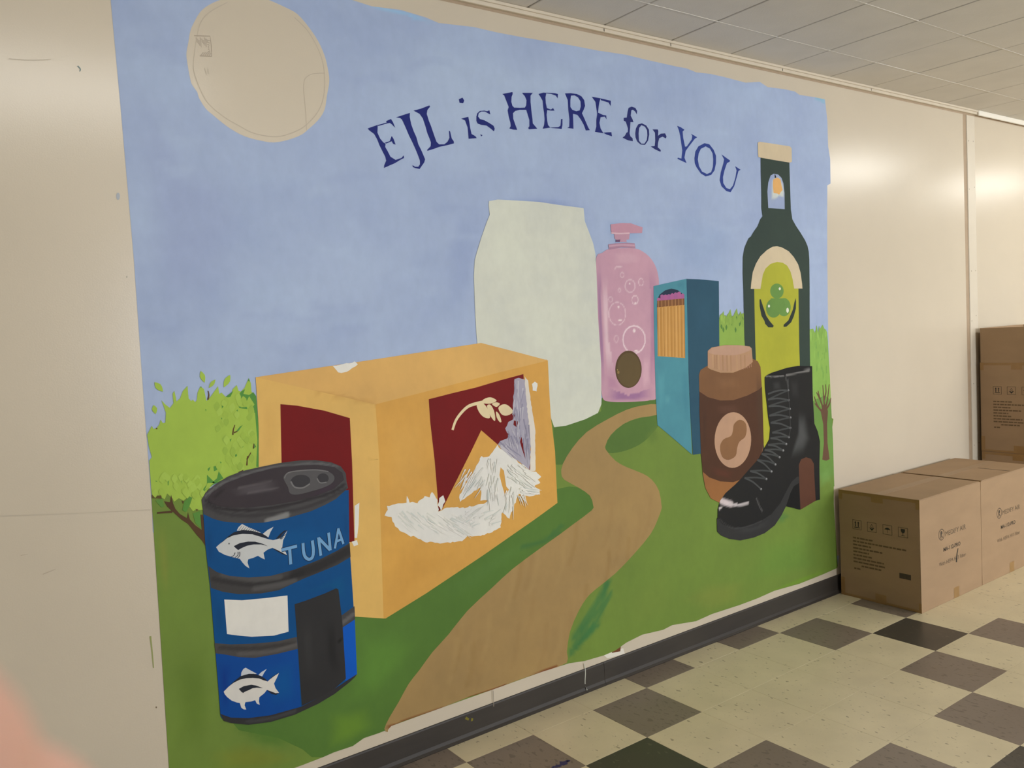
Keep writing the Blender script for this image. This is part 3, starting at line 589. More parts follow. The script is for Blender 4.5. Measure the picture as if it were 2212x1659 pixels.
# ---------------- boot
boot = flat('painted_boot', mural, 'BT 500,145 520,125 560,105 700,60 800,42 925,45 930,300 945,560 975,630 995,720 990,950 995,1240 955,1250 820,1330 760,1315 690,1300 650,1380 590,1470 500,1540 400,1580 280,1605 180,1590 110,1560 75,1525 72,1410 80,1400 80,1330 100,1250 150,1180 230,1110 290,1050 350,980 440,880 490,790 540,700 548,600 530,500 515,350 502,240', (31, 31, 31), 11, label='black painted lace-up boot with a high heel')
f = Film(11.2); f.poly(P('BT 515,135 560,108 700,62 800,44 922,48 900,82 800,98 700,118 690,132 600,130'), (23, 23, 24)); f.poly(P('BT 690,1300 730,1180 760,1120 805,1090 812,1330 760,1315'), (22, 22, 22)); bop = f.build('boot_opening', boot, split=True)
sole = flat('sole', boot, 'BT 72,1410 120,1460 200,1490 320,1485 450,1440 560,1370 640,1270 690,1170 740,1080 790,1035 808,1035 808,1090 760,1120 730,1180 690,1300 640,1395 590,1470 500,1540 400,1580 280,1605 180,1590 110,1560 75,1525', (50, 50, 50), 11.4, label='dark grey platform sole')
flat('heel', boot, 'BT 805,930 825,880 870,860 915,875 940,920 945,1050 956,1250 820,1330 810,1100', (92, 58, 43), 11.4, label='brown heel patch')
f = Film(11.6, True)
for s_, c_, a in (('BT 800,430 870,450 900,600 920,700 850,850 720,900 740,800 790,640', (78, 79, 79), .95), ('BT 560,180 640,170 660,260 570,270', (62, 62, 62), .6), ('BT 720,160 800,140 820,360 740,340', (48, 48, 49), .7), ('BT 200,1500 420,1490 580,1400 560,1470 380,1550 200,1560', (62, 62, 62), .6), ('BT 880,480 930,500 940,600 890,600', (20, 20, 20), .6), ('BT 92,1265 130,1235 180,1275 260,1290 350,1260 340,1290 250,1310 150,1300 110,1310', (188, 178, 180), 1.0)): f.blob(P(s_), c_, a, .8)
for s_, w0_, c_, a in (('BT 110,1250 150,1265 200,1280', .05, (214, 200, 202), .9), ('BT 180,1275 260,1290 350,1270', .02, (200, 192, 192), .9), ('BT 95,1320 110,1310', .02, (210, 200, 200), .9), ('BT 515,138 590,136 670,132', .012, (120, 118, 116), .9), ('BT 695,124 800,104 900,84', .014, (128, 126, 124), .9), ('BT 425,1230 450,1290 475,1340', .012, (96, 94, 94), .8), ('BT 688,135 690,170', .012, (90, 90, 90), .8), ('BT 705,170 712,260', .016, (92, 92, 92), .6), ('BT 90,1415 200,1490 330,1484 470,1430', .01, (66, 66, 66), .7)):
    f.stroke(P(s_), w0_, w0_ * .6, c_, a, edge=True)
f.bake([boot, sole] + bop, .008)
EY = [(710, 262), (716, 350), (724, 428), (730, 505), (728, 598), (716, 680), (692, 742), (665, 800), (632, 860), (595, 925), (560, 988), (514, 1055), (466, 1145)]
LF = [(528, 295), (528, 345), (532, 405), (540, 488), (552, 552), (566, 640), (550, 690), (528, 750), (498, 795), (470, 830), (432, 885), (368, 985), (318, 1045)]
f = Film(11.8)
for k, ((ex, ey), (lx, ly)) in enumerate(zip(EY, LF)):
    n_ = LF[min(k + 1, 12)]
    f.stroke(P(f'BT {lx},{ly} {(lx + ex) / 2},{(ly + ey) / 2 - 14} {ex},{ey}'), .0095, .008, (70, 72, 72))
    if k < 12: f.stroke(P(f'BT {n_[0]},{n_[1]} {(n_[0] + ex) / 2 + 12},{(n_[1] + ey) / 2 - 8} {ex},{ey}'), .009, .008, (64, 66, 66))
f.stroke(P('BT 690,135 700,200 712,300 722,430 728,600 716,680'), .007, .006, (58, 58, 58))
f.build('lace', boot, split=True)
f = Film(12.0)
for ex, ey in EY: f.poly(ell('BT', ex, ey, 10, 12, 12), (96, 97, 98)); f.poly(ell('BT', ex + 2, ey - 2, 5, 6, 10), (150, 150, 152), L=12.2)
f.build('eyelet', boot, split=True)
# ---------------- cereal box
O1, O2, O3, MR, WH = (219, 177, 100), (212, 160, 78), (215, 170, 100), (113, 8, 9), (226, 224, 217)
cb = flat('painted_carton', mural, 'F 810,873 C5 400,925 700,838 1100,735 1395,674 1405,680 1415,900 1425,1050 1450,1250 1465,1575 D2 1330,90 1000,320 640,560 385,718 372,718 C5 350,1659', O2, 6, label='orange painted cereal carton with maroon panels')
cend = flat('carton_end', cb, 'C4 1606,785 2000,850 C5 320,955 345,1300 D2 350,0 372,718 190,706 100,690 C4 1800,1600 1625,1400 1625,1100', O1, 6.1)
ctop = flat('carton_top', cb, 'C4 1606,785 C5 0,720 205,690 500,645 985,570 1200,625 1407,680 1100,755 700,860 320,956 100,905 -60,870', O3, 6.2)
flat('maroon_panel', cb, 'F 605,873 640,876 700,887 755,903 760,1000 765,1170 740,1172 700,1180 608,1020', MR, 6.5, label='dark maroon end panel')
mp = flat('maroon_panel', cb, 'BX 437,300 640,248 860,195 1080,130 1285,75 1300,300 1345,700 1345,935 1200,825 1060,710 907,578 820,760 700,1000 560,1280 525,1305 515,1150 490,850 450,500', MR, 6.5, label='maroon front panel with a wheat sprig')
f = Film(6.8); WC = (224, 206, 165)
f.stroke(P('BX 650,575 680,490 730,420 790,365 860,340 930,325'), .010, .013, WC)
for s_ in ('BX 912,332 930,300 985,282 1030,298 1042,318 985,340', 'BX 868,345 930,342 970,400 985,467 930,460 885,410', 'BX 960,355 990,350 1020,400 1033,470 1025,495 990,450 965,390', 'BX 1040,410 1070,440 1088,500 1070,502 1045,460', 'BX 1003,342 1040,328 1074,340 1050,367 1030,365', 'BX 1060,380 1090,350 1130,347 1170,375 1192,415 1140,446 1090,436'):
    f.poly(smooth_loop(P(s_), 3), WC)
f.build('wheat_piece', mp, split=True)
lp = flat('lilac_overpaint', mp, 'BX 1205,115 1240,108 1290,118 1330,200 1345,500 1350,700 1345,880 1338,935 1260,870 1180,812 1120,760 1060,708 1080,670 1140,655 1155,620 1118,560 1150,505 1190,478 1215,440 1185,360 1200,250', (168, 163, 178), 7.0, holes=('BX 1200,490 1240,500 1225,550 1195,530', 'BX 1262,620 1285,700 1302,835 1270,740 1245,650'), rough=.0025, label='grey-lilac brushed overpaint')
wp = flat('white_overpaint', cb, 'BX 1050,715 1200,830 1335,935 1400,955 1440,995 1415,1020 1435,1055 1380,1080 1430,1105 1435,1150 1340,1165 1240,1150 1220,1200 1160,1365 1090,1310 1080,1450 1000,1490 920,1520 860,1530 780,1530 735,1570 630,1585 510,1590 400,1575 300,1530 220,1500 140,1440 100,1360 40,1340 70,1290 60,1255 130,1240 235,1230 245,1170 265,1225 330,1230 405,1170 440,1180 470,1125 510,1200 525,1310 600,1270 645,1265 740,1275 900,1240 990,1212 905,1205 910,1090 860,1110 720,1215 705,1180 760,1070 830,970 910,810 970,820 1010,770', WH, 7.4, holes=('BX 1080,910 1110,940 1130,1080 1155,1110 1120,1160 1090,1060 1070,980',), rough=.003, label='rough white brushed overpaint')
f = Film(7.6)
f.poly(rough_edge(P('BX 1295,90 1325,130 1350,300 1390,560 1394,940 1345,940 1350,700 1310,300'), .002), (222, 214, 202)); f.poly(rough_edge(P('BX 1365,165 1390,140 1410,160 1405,232 1370,222'), .002), WH); f.poly(rough_edge(P('BX 530,1190 570,1160 582,1215 545,1297 520,1250'), .002), WH)
f.poly(rough_edge(P('C5 55,715 190,688 208,703 140,755 85,757'), .002), WH); f.poly(P('D2 190,10 220,-10 215,130 205,212 190,212'), WH); f.poly(P('D2 172,235 205,225 212,255 185,264'), WH)
f.build('white_dab', cb, split=True)
f = Film(7.8)
def bristles(region, n, ang, ln, cols, wd=.006):
    for k in range(n):
        x, y = random.uniform(region[0], region[2]), random.uniform(region[1], region[3]); a = math.radians(ang + random.uniform(-12, 12)); l = ln * random.uniform(.5, 1.1)
        f.stroke(P(f'BX {x},{y} {x + l * math.cos(a) * .5},{y + l * math.sin(a) * .5 + random.uniform(-4, 4)} {x + l * math.cos(a)},{y + l * math.sin(a)}'), wd, wd * .2, random.choice(cols))
wcols = [(228, 225, 217), (214, 214, 205), (206, 210, 203), (232, 229, 222)]
bristles((160, 1300, 420, 1430), 40, 38, 120, wcols); bristles((420, 1330, 760, 1480), 46, 32, 120, wcols); bristles((760, 1290, 1020, 1440), 30, -28, 90, wcols)
bristles((760, 900, 960, 1060), 26, 122, 150, wcols); bristles((960, 820, 1060, 1200), 30, 95, 110, wcols); bristles((1130, 880, 1320, 1080), 34, 40, 110, wcols); bristles((1130, 1080, 1200, 1260), 14, 100, 110, wcols); bristles((1240, 1090, 1330, 1130), 12, 10, 120, wcols); bristles((1230, 1150, 1300, 1170), 8, 68, 100, wcols, .005)
f.build('white_brushstrokes', wp, kind='stuff')
f = Film(7.3)
lc = [(178, 174, 186), (150, 146, 164), (190, 186, 194), (142, 138, 158)]
bristles((1205, 130, 1290, 700), 34, 92, 150, lc, .008); bristles((1140, 520, 1230, 700), 14, 75, 110, lc, .007); bristles((1070, 680, 1150, 740), 10, 42, 170, lc, .007); bristles((1300, 500, 1335, 760), 12, 92, 140, lc, .007)
f.build('lilac_brushstrokes', lp, kind='stuff')
f = Film(6.4, True)
f.stroke(P('C5 -60,875 100,905 320,950'), .012, .012, (196, 150, 80), .6, edge=True); f.stroke(P('C5 130,1305 340,1303'), .004, .003, (170, 128, 62), .7, edge=True)
for s_, c_, a in (('C5 350,1000 640,960 660,1500 370,1650', (212, 164, 86), .5), ('C4 1640,900 1740,930 1750,1300 1650,1350', (208, 164, 90), .5), ('D2 400,200 900,280 600,520 400,680', (200, 148, 68), .4)): f.blob(P(s_), c_, a, .8)
f.bake([cb, cend, ctop], .02)
# ---------------- tuna can
K1, K2, BL = (66, 64, 65), (50, 49, 50), (0, 74, 132)
can = flat('painted_tuna_can', mural, 'D1 1275,40 1290,260 1320,520 1345,830 1360,1000 1385,1330 1405,1358 1450,1372 1560,1383 1700,1365 1850,1320 2000,1250 2100,1190 2190,1120 2242,1060 2235,960 2227,740 2205,400 2194,240 2190,-90', BL, 8.5, label='blue painted tuna can with a dark ring-pull lid')
f = Film(8.7)
f.poly(P('D1 1352,910 1600,940 1868,890 1890,1290 1700,1340 1560,1350 1450,1345 1385,1325'), (0, 70, 148)); f.poly(P('D1 2140,770 2228,720 2242,1070 2170,1110'), (0, 84, 186))
ll = f.build('lower_label', can, split=True)
f = Film(8.9, True)
for s_, c_, a in (('D1 1290,130 1340,150 1360,400 1310,380', (0, 62, 116), .8), ('D1 1700,130 2000,120 2150,200 1900,320 1700,280', (0, 82, 142), .6), ('D1 1330,560 1400,600 1420,820 1350,820', (0, 66, 120), .7), ('D1 1850,560 2100,450 2190,420 2190,600 2140,600 2110,520', (0, 84, 134), .7), ('D1 1360,960 1450,970 1440,1320 1390,1300', (0, 50, 132), .8), ('D1 1650,1000 1860,950 1880,1250 1700,1300', (0, 84, 150), .7), ('D1 2160,30 2195,40 2195,230 2170,220', (0, 62, 118), .7)): f.blob(P(s_), c_, a, .8)
f.bake([can] + ll, .014)
f = Film(9.2)
f.poly(P('D1 1308,388 1360,425 1440,450 1560,460 1700,450 1850,410 2000,350 2120,290 2196,243 2202,330 2120,380 2000,430 1900,470 1750,540 1640,560 1500,565 1400,550 1324,525'), (64, 62, 62)); f.poly(P('D1 1346,872 1450,880 1600,875 1740,862 1864,833 1870,908 1740,940 1600,965 1500,960 1420,945 1354,936'), (74, 71, 70)); f.poly(P('D1 2140,702 2226,640 2230,722 2150,775'), (68, 66, 68))
f.poly(P('D1 1383,1316 1450,1340 1560,1343 1700,1325 1890,1272 2000,1215 2100,1160 2242,1066 2230,1085 2190,1122 2100,1192 2000,1252 1850,1322 1700,1367 1560,1385 1450,1374 1405,1360'), K2)
bands = f.build('dark_band', can, split=True)
f = Film(9.5, True)
for s_, w0_, c_, a in (('D1 1340,470 1560,505 1750,480 1900,430', .02, (42, 41, 42), .7), ('D1 1400,440 1600,470 1760,455', .025, (88, 86, 86), .6), ('D1 1850,440 2000,390 2190,290', .05, (38, 37, 38), .8), ('D1 1600,530 1760,505 1850,480', .025, (92, 90, 90), .6), ('D1 1380,900 1600,905 1850,870', .018, (52, 50, 50), .7), ('D1 1500,940 1700,925 1860,880', .018, (96, 93, 92), .6), ('D1 1550,1365 1700,1345 1850,1300', .015, (72, 72, 74), .6), ('D1 2150,745 2220,690', .02, (104, 103, 104), .7)): f.stroke(P(s_), w0_, w0_, c_, a, edge=True)
f.bake(bands, .007)
lid = Film(9.2).poly(P('C4 1265,1555 1290,1510 1350,1460 1430,1410 1520,1375 1620,1352 1750,1325 1880,1308 1980,1306 2080,1320 2140,1345 2172,1390 2176,1440 2186,1480 2110,1550 2040,1588 1950,1628 1800,1671 1650,1699 1520,1703 1400,1691 1340,1675 1278,1645'), (72, 70, 71)).build('can_lid', can, 'dark grey lid with a ring pull')
f = Film(9.5); f.poly(P('C4 1300,1550 1330,1510 1420,1450 1550,1400 1700,1360 1850,1338 1990,1335 2100,1350 2150,1385 2160,1430 2100,1485 1990,1530 1850,1565 1700,1590 1550,1605 1450,1605 1370,1595 1310,1575'), (58, 51, 55)); rec = f.build('lid_recess', lid)
f = Film(9.8, True)
for s_, c_, a in (('C4 1420,1490 1600,1440 1760,1420 1780,1500 1600,1530 1450,1540', (84, 78, 82), .8), ('C4 1310,1545 1400,1470 1440,1470 1360,1550 1340,1570', (40, 37, 38), .8), ('C4 1900,1540 2100,1440 2150,1440 2080,1500 1950,1550', (62, 48, 60), .8)): f.blob(P(s_), c_, a, .8)
for s_, w0_, c_, a in (('C4 1295,1560 1370,1605 1560,1620 1750,1600 1950,1550 2080,1510 2160,1460', .016, (42, 39, 41), .9), ('C4 1290,1530 1420,1440 1700,1352 1980,1328 2120,1345', .010, (104, 103, 104), .7), ('C4 1290,1590 1400,1640 1560,1655 1800,1630 2000,1575 2170,1490', .018, (52, 50, 52), .7), ('C4 1680,1690 1740,1672 1800,1650', .03, (140, 140, 138), .8), ('C4 1500,1480 1700,1440', .01, (98, 92, 94), .6), ('C4 1560,1510 1740,1480', .01, (98, 92, 94), .6)): f.stroke(P(s_), w0_, w0_ * .8, c_, a, edge=True)
f.bake([lid, rec], .007)
f = Film(10.0); f.poly(smooth_loop(P('C4 1780,1420 1800,1390 1860,1375 1980,1368 2060,1378 2098,1408 2090,1445 2040,1475 1960,1500 1870,1522 1822,1515 1808,1475'), 3), (86, 84, 85)); f.poly(ell('C4', 1886, 1438, 62, 40, 26, -.1), (58, 56, 59), L=10.2); f.poly(ell('C4', 2028, 1420, 36, 31, 20), (58, 56, 59), L=10.2)
f.stroke(P('C4 1826,1440 1850,1475 1900,1480 1945,1455'), .005, .005, (118, 116, 116), L=10.3); f.stroke(P('C4 1990,1420 2010,1448 2050,1445'), .004, .004, (118, 116, 116), L=10.3); f.stroke(P('C4 1785,1420 1805,1388 1865,1374 1980,1367 2062,1378'), .004, .004, (112, 110, 110), L=10.3)
f.build('ring_pull', lid, 'grey ring pull', kind='stuff')
flat('white_window', can, 'D1 1408,598 1520,603 1660,590 1805,573 1812,800 1720,825 1580,832 1500,825 1425,815', (226, 223, 215), 9.2, label='blank white window')
dr = flat('dark_door', can, 'D1 1850,628 1920,605 2040,560 2110,528 2125,535 2150,740 2172,1095 2100,1160 2000,1215 1895,1266 1870,900', (47, 46, 47), 9.8, label='charcoal door')
f = Film(10.2, True); f.blob(P('D1 2030,700 2100,660 2150,1080 2090,1120 2050,1000'), (34, 33, 34), .8, .8); f.blob(P('D1 1880,700 1960,660 1980,1100 1920,1150'), (56, 55, 56), .6, .8); f.blob(ell('D1', 2128, 852, 18, 18, 14), (22, 22, 22), 1, .5); f.bake([dr], .012)
fish = Film(9.2).poly(P('T1 175,480 230,430 330,350 430,305 560,285 700,292 820,330 930,365 1000,378 1060,365 1140,330 1205,240 1180,310 1145,380 1135,450 1130,500 1180,545 1200,595 1150,570 1060,520 990,490 920,515 860,560 880,657 840,640 780,605 710,635 640,655 630,700 657,787 600,750 555,700 520,650 400,620 300,590 215,545'), (198, 200, 200)).build('fish', can, 'silver tuna with black stripes')
f = Film(9.5); NV = (34, 38, 50)
f.poly(P('T1 475,240 500,190 550,145 640,190 740,230 830,275 700,250 560,240'), (206, 206, 204)); f.poly(P('T1 850,288 920,230 1005,185 962,260 932,338'), (204, 206, 206))
f.poly(P('T1 225,440 330,340 430,265 560,230 700,245 820,275 890,310 940,358 820,330 700,294 560,287 430,307 330,352'), NV, L=9.6); f.poly(P('T1 430,465 520,420 640,398 740,400 850,430 925,466 830,440 720,440 620,460 540,495 495,522 460,495'), NV, L=9.6)
f.poly(P('T1 1035,362 1100,290 1160,240 1207,237 1150,275 1080,350'), NV, L=9.6); f.poly(P('T1 985,490 1060,520 1180,585 1200,602 1130,580 1030,522'), NV, L=9.6)
for k in range(9): x = 500 + k * 34; f.stroke(P(f'T1 {x},{232 + k * 3} {x + 22 - k},{208 + k * 4} {x + 50 - 2 * k},{165 + k * 9}'), .0018, .001, NV, L=9.8)
for s_ in ('T1 1075,355 1130,310 1180,270', 'T1 1095,360 1140,325 1180,295', 'T1 1110,365 1150,335', 'T1 450,558 432,598 395,618', 'T1 492,545 490,592 447,630', 'T1 516,545 516,600 482,640'): f.stroke(P(s_), .0024, .0018, NV, L=9.8)
f.poly(ell('T1', 362, 428, 9, 12, 12), (60, 60, 64), L=9.8); f.build('fish_marking', fish, split=True)
fish2 = Film(9.2).poly(P('T2 300,860 400,760 500,680 620,620 750,590 880,585 1000,595 1100,635 1175,660 1215,620 1290,560 1400,490 1365,570 1300,700 1330,790 1402,885 1330,890 1230,850 1160,825 1110,890 1010,970 1000,1050 1017,1122 960,1100 925,1030 850,1055 730,1070 715,1130 750,1217 700,1215 650,1180 620,1085 560,1075 460,1040 370,970 320,910'), (218, 214, 206)).build('fish', can, 'white fish with black stripes')
f = Film(9.5)
f.poly(P('T2 645,550 650,480 690,410 735,383 800,420 960,505 900,510 800,515'), (204, 208, 212)); f.poly(P('T2 990,530 1050,470 1157,408 1100,490 1065,557'), (200, 208, 216))
for s_ in ('T2 400,752 500,660 640,550 800,505 900,505 1000,535 1100,585 1182,652 1100,637 1000,597 880,587 750,592 620,622 500,682', 'T2 600,805 700,750 850,722 950,740 1082,790 960,780 880,790 800,830 715,865 690,887 655,870', 'T2 1205,627 1270,560 1412,470 1290,562', 'T2 1158,828 1230,853 1330,890 1402,888 1340,925 1250,905'): f.poly(P(s_), (36, 40, 50), L=9.6)
f.build('fish_marking', fish2, split=True)
TU = [('T', ['1120,522 1345,464', '1238,495 1255,728'], .0105), ('U', ['1432,420 1440,540 1465,620 1520,655 1570,620 1582,520 1566,382'], .0105), ('N', ['1690,602 1655,338', '1656,345 1825,522', '1828,525 1802,270'], .010), ('A', ['1893,498 1945,208', '1942,208 2017,432', '1915,398 1990,366'], .0085)]
for nm, strokes_, w_ in TU:
    f = Film(10.0)
    for s_ in strokes_: f.stroke(P('T1 ' + s_), w_ + .004, w_ + .004, (14, 32, 62), sm=nm == 'U')
    for s_ in strokes_: f.stroke(P('T1 ' + s_), w_, w_, (112, 160, 204), sm=nm == 'U', L=10.3)
    f.build('letter', can, 'light blue letter ' + nm)
# ---------------- arched lettering
LT = [('E', ['L1 100,625 170,600 255,570 250,690 290,780 340,840 375,860 370,910 410,980 450,1060 530,1110 620,1080 655,1040 660,1080 600,1110 520,1160 450,1190 350,1235 355,1190 385,1120 370,1060 330,980 280,880 250,800 200,710 120,650', 'L1 255,573 390,535 385,510 460,480 490,530 525,615 470,560 440,540 400,548 262,588', 'L1 362,846 440,820 470,740 500,790 530,875 490,860 470,822 385,858'], 0),
      ('J', ['L1 535,455 640,420 750,385 748,450 770,560 810,670 850,760 880,870 930,970 985,1100 970,1150 900,1250 830,1235 795,1220 790,1190 830,1215 880,1215 905,1180 905,1120 880,1050 840,950 790,840 740,740 680,600 630,490 600,465'], 0),
      ('L', ['L1 805,350 920,320 1050,270 1062,290 1020,340 1010,400 1040,500 1080,600 1120,720 1160,830 1200,870 1280,870 1330,830 1360,770 1352,660 1370,670 1395,780 1425,820 1430,855 1340,880 1200,910 1120,940 1020,970 1015,955 1070,900 1075,840 1050,770 1020,700 990,590 950,470 900,400'], 0),
      ('i', ['L1 1505,175 1560,150 1588,195 1570,238 1515,230', 'L1 1540,475 1610,455 1650,445 1665,520 1680,620 1700,710 1760,745 1780,775 1655,785 1648,690 1640,610 1600,500'], 0),
      ('s', ['L1 1990,410 1950,390 1910,365 1850,365 1810,390 1800,440 1830,480 1900,500 1980,545 2040,585 2058,630 2045,670 2000,630 1930,580 1850,570 1795,550 1775,510 1775,440 1790,390 1830,355 1900,350 1940,360 1975,345', 'L1 1833,715 1870,728 1850,748'], 0),
      ('H', ['L2 120,190 300,155 305,190 285,240 280,330 300,400 330,430 430,435 520,430 545,390 550,300 520,230 470,170 660,170 620,220 620,330 635,480 655,640 660,710 740,805 590,815 580,790 600,760 600,650 560,520 545,470 430,470 350,490 310,530 315,630 350,730 385,825 310,820 245,800 270,760 265,700 235,590 215,480 235,420 200,330 155,215'], 0),
      ('E', ['L2 760,190 850,165 900,170 885,250 890,350 910,440 980,465 1020,440 1045,485 990,485 915,475 905,560 915,660 930,740 970,785 835,805 860,740 870,640 860,520 845,430 835,310 790,230', 'L2 900,168 975,172 1050,176 1105,190 1100,270 1070,220 985,190 900,180', 'L2 960,782 1110,778 1150,750 1160,635 1185,630 1185,740 1170,810 1120,802 1000,792'], 0),
      ('R', ['L2 1230,180 1330,175 1440,190 1520,230 1570,300 1585,400 1560,470 1530,530 1580,640 1640,780 1670,830 1600,835 1560,730 1510,640 1450,560 1370,540 1375,640 1380,805 1270,790 1305,770 1310,640 1290,480 1280,300 1245,215'], ['L2 1335,220 1400,215 1460,250 1505,320 1510,410 1490,480 1430,495 1360,470 1325,420 1325,300']),
      ('E', ['L2 1705,240 1800,255 1860,265 1840,330 1825,420 1815,520 1900,560 1960,570 1965,640 1935,590 1860,600 1840,700 1860,800 1910,885 1760,860 1785,770 1785,650 1800,540 1785,440 1770,330', 'L2 1858,268 1960,290 2040,310 2040,405 2000,340 1866,300', 'L2 1905,875 1975,868 2050,865 2062,940 1960,905'], 0),
      ('f', ['L3 195,160 210,100 260,80 320,100 350,150 345,210 320,160 280,130 255,140 245,230 275,290 290,335 240,335 235,430 225,520 240,570 275,600 280,650 200,635 110,590 150,560 175,510 195,500 200,440 165,330 130,310 130,265 180,260'], 0),
      ('o', ['L3 320,520 330,440 370,370 430,355 500,390 545,460 550,540 530,640 480,710 410,705 355,655 325,590'], ['L3 375,520 385,430 420,385 480,410 515,470 520,550 510,630 470,690 420,690 380,640']),
      ('r', ['L3 605,455 690,455 700,480 695,560 740,525 810,520 835,570 825,605 770,575 715,600 695,680 690,750 740,795 735,825 640,780 575,735 640,730 650,640 645,510'], 0),
      ('Y', ['L3 1010,395 1070,420 1130,460 1100,490 1110,600 1140,740 1170,735 1250,620 1260,560 1235,525 1340,585 1300,610 1200,740 1150,810 1130,920 1165,1010 1090,975 1015,940 1020,920 1080,935 1095,800 1080,700 1060,560 1040,470'], 0),
      ('O', ['L3 1295,930 1310,820 1360,735 1460,682 1540,700 1610,790 1650,890 1650,1010 1625,1130 1570,1205 1480,1230 1400,1180 1330,1080 1300,1010'], ['L3 1350,950 1365,850 1400,775 1480,735 1550,770 1595,850 1605,950 1600,1070 1570,1160 1500,1190 1420,1150 1370,1060']),
      ('U', ['L3 1740,865 1800,910 1885,970 1870,990 1830,1010 1790,1130 1765,1240 1770,1340 1820,1420 1880,1440 1930,1380 1970,1250 1990,1130 1965,1060 2055,1120 2020,1140 1990,1250 1950,1390 1890,1490 1820,1470 1740,1390 1710,1290 1730,1160 1770,1020 1785,950'], 0)]
for k, (ch, polys, holes) in enumerate(LT):
    f = Film(2.0); col = (28, 38, 112) if k < 9 else (36, 44, 106) if k < 12 else (42, 62, 136)
    for i_, s_ in enumerate(polys): f.poly(P(s_), col, [P(h) for h in holes] if (holes and i_ == 0) else ())
    f.build('letter', mural, 'navy painted letter ' + ch)
# ---------------- stray marks on the wall and base
f = Film(0.3)
f.stroke(P('F 0,1115 160,1109 325,1101'), .002, .002, (192, 181, 162)); f.stroke(P('F 20,127 60,130 110,129'), .002, .0015, (194, 183, 164)); f.stroke(P('D1 130,322 175,315'), .002, .001, (178, 164, 144)); f.stroke(P('D1 270,440 350,408'), .002, .001, (182, 168, 148))
f.build('pencil_line', wall, split=True)
f = Film(0.5); f.poly(ell('F', 255, 424, 4, 8, 12), (172, 178, 186)); f.stroke(P('D1 945,830 955,920 965,1030'), .005, .003, (150, 156, 100)); f.stroke(P('C1 488,415 505,435 500,450'), .004, .002, (120, 140, 140)); f.poly(ell('D1', 982, 1277, 5, 6, 10), (120, 105, 85)); f.poly(ell('C4', 797, 155, 4, 7, 10), (168, 164, 150)); f.build('wall_mark', wall, split=True)
f = Film(0.8); f.poly(P('D2 1760,950 1830,920 1880,905 1890,940 1780,970'), (226, 220, 208)); f.poly(P('D2 1800,908 1865,895 1862,925 1810,935'), (110, 66, 40), L=1.2); f.build('chipped_plaster', wall, split=True)
def base_mark(name, s_, w_, col):
    o = Film(0).stroke(P(s_), w_, w_ * .8, col).build(name, bb)
    for v in o.data.vertices: v.co.y = -0.0054 if v.co.z > .02 else -.012
base_mark('white_drip', 'D2 1632,1000 1638,1050 1636,1120 1642,1165', .0045, (190, 190, 178)); base_mark('white_drip', 'D2 1058,1170 1062,1270', .003, (150, 140, 125)); base_mark('yellow_spot', 'D2 885,1340 905,1352', .01, (120, 112, 40)); base_mark('yellow_spot', 'D2 920,1352 932,1352', .012, (124, 116, 40))
# ------------------------------------------------------------------ cartons
def font_mesh(txt, size, off=0.0):
    cu = bpy.data.curves.new('lettering', 'FONT'); cu.body = txt; cu.size = size; cu.offset = off; cu.align_x = 'LEFT'; cu.resolution_u = 3
    ob = bpy.data.objects.new('lettering', cu); C.objects.link(ob)
    dg = bpy.context.evaluated_depsgraph_get(); me = bpy.data.meshes.new_from_object(ob.evaluated_get(dg))
    bpy.data.objects.remove(ob); bpy.data.curves.remove(cu); return me
def place_text(name, txt, x0, x1, zc, h, mat, parent, y, off=0.0):      # on a face that looks towards -Y, fitted between x0 and x1
    me = font_mesh(txt, 1.0, off); xs_ = [v.co.x for v in me.vertices]; ys_ = [v.co.y for v in me.vertices]; a, b = min(xs_), max(xs_); c, d = min(ys_), max(ys_)
    for v in me.vertices: v.co = Vector((x0 + (v.co.x - a) / (b - a) * (x1 - x0), y, zc - h / 2 + (v.co.y - c) / (d - c) * h))
    me.materials.append(mat); return link(bpy.data.objects.new(name, me), parent)
def quads_on(face, rects, name, mat, parent, off=.0006):                # rects (u0,u1,z0,z1); face 'x' looks -X with u running from the wall outwards
    vs, fs = [], []
    for u0, u1, z0, z1 in rects:
        n = len(vs)
        vs += [(-off, -u0, z0), (-off, -u1, z0), (-off, -u1, z1), (-off, -u0, z1)] if face == 'x' else [(u0, face_y - off, z0), (u1, face_y - off, z0), (u1, face_y - off, z1), (u0, face_y - off, z1)]
        fs.append((n, n + 1, n + 2, n + 3))
    return mobj(name, vs, fs, mat, parent)
LX, LY, LZ = 0.642, 0.450, 0.584
face_y = -LY
TH = 0.005
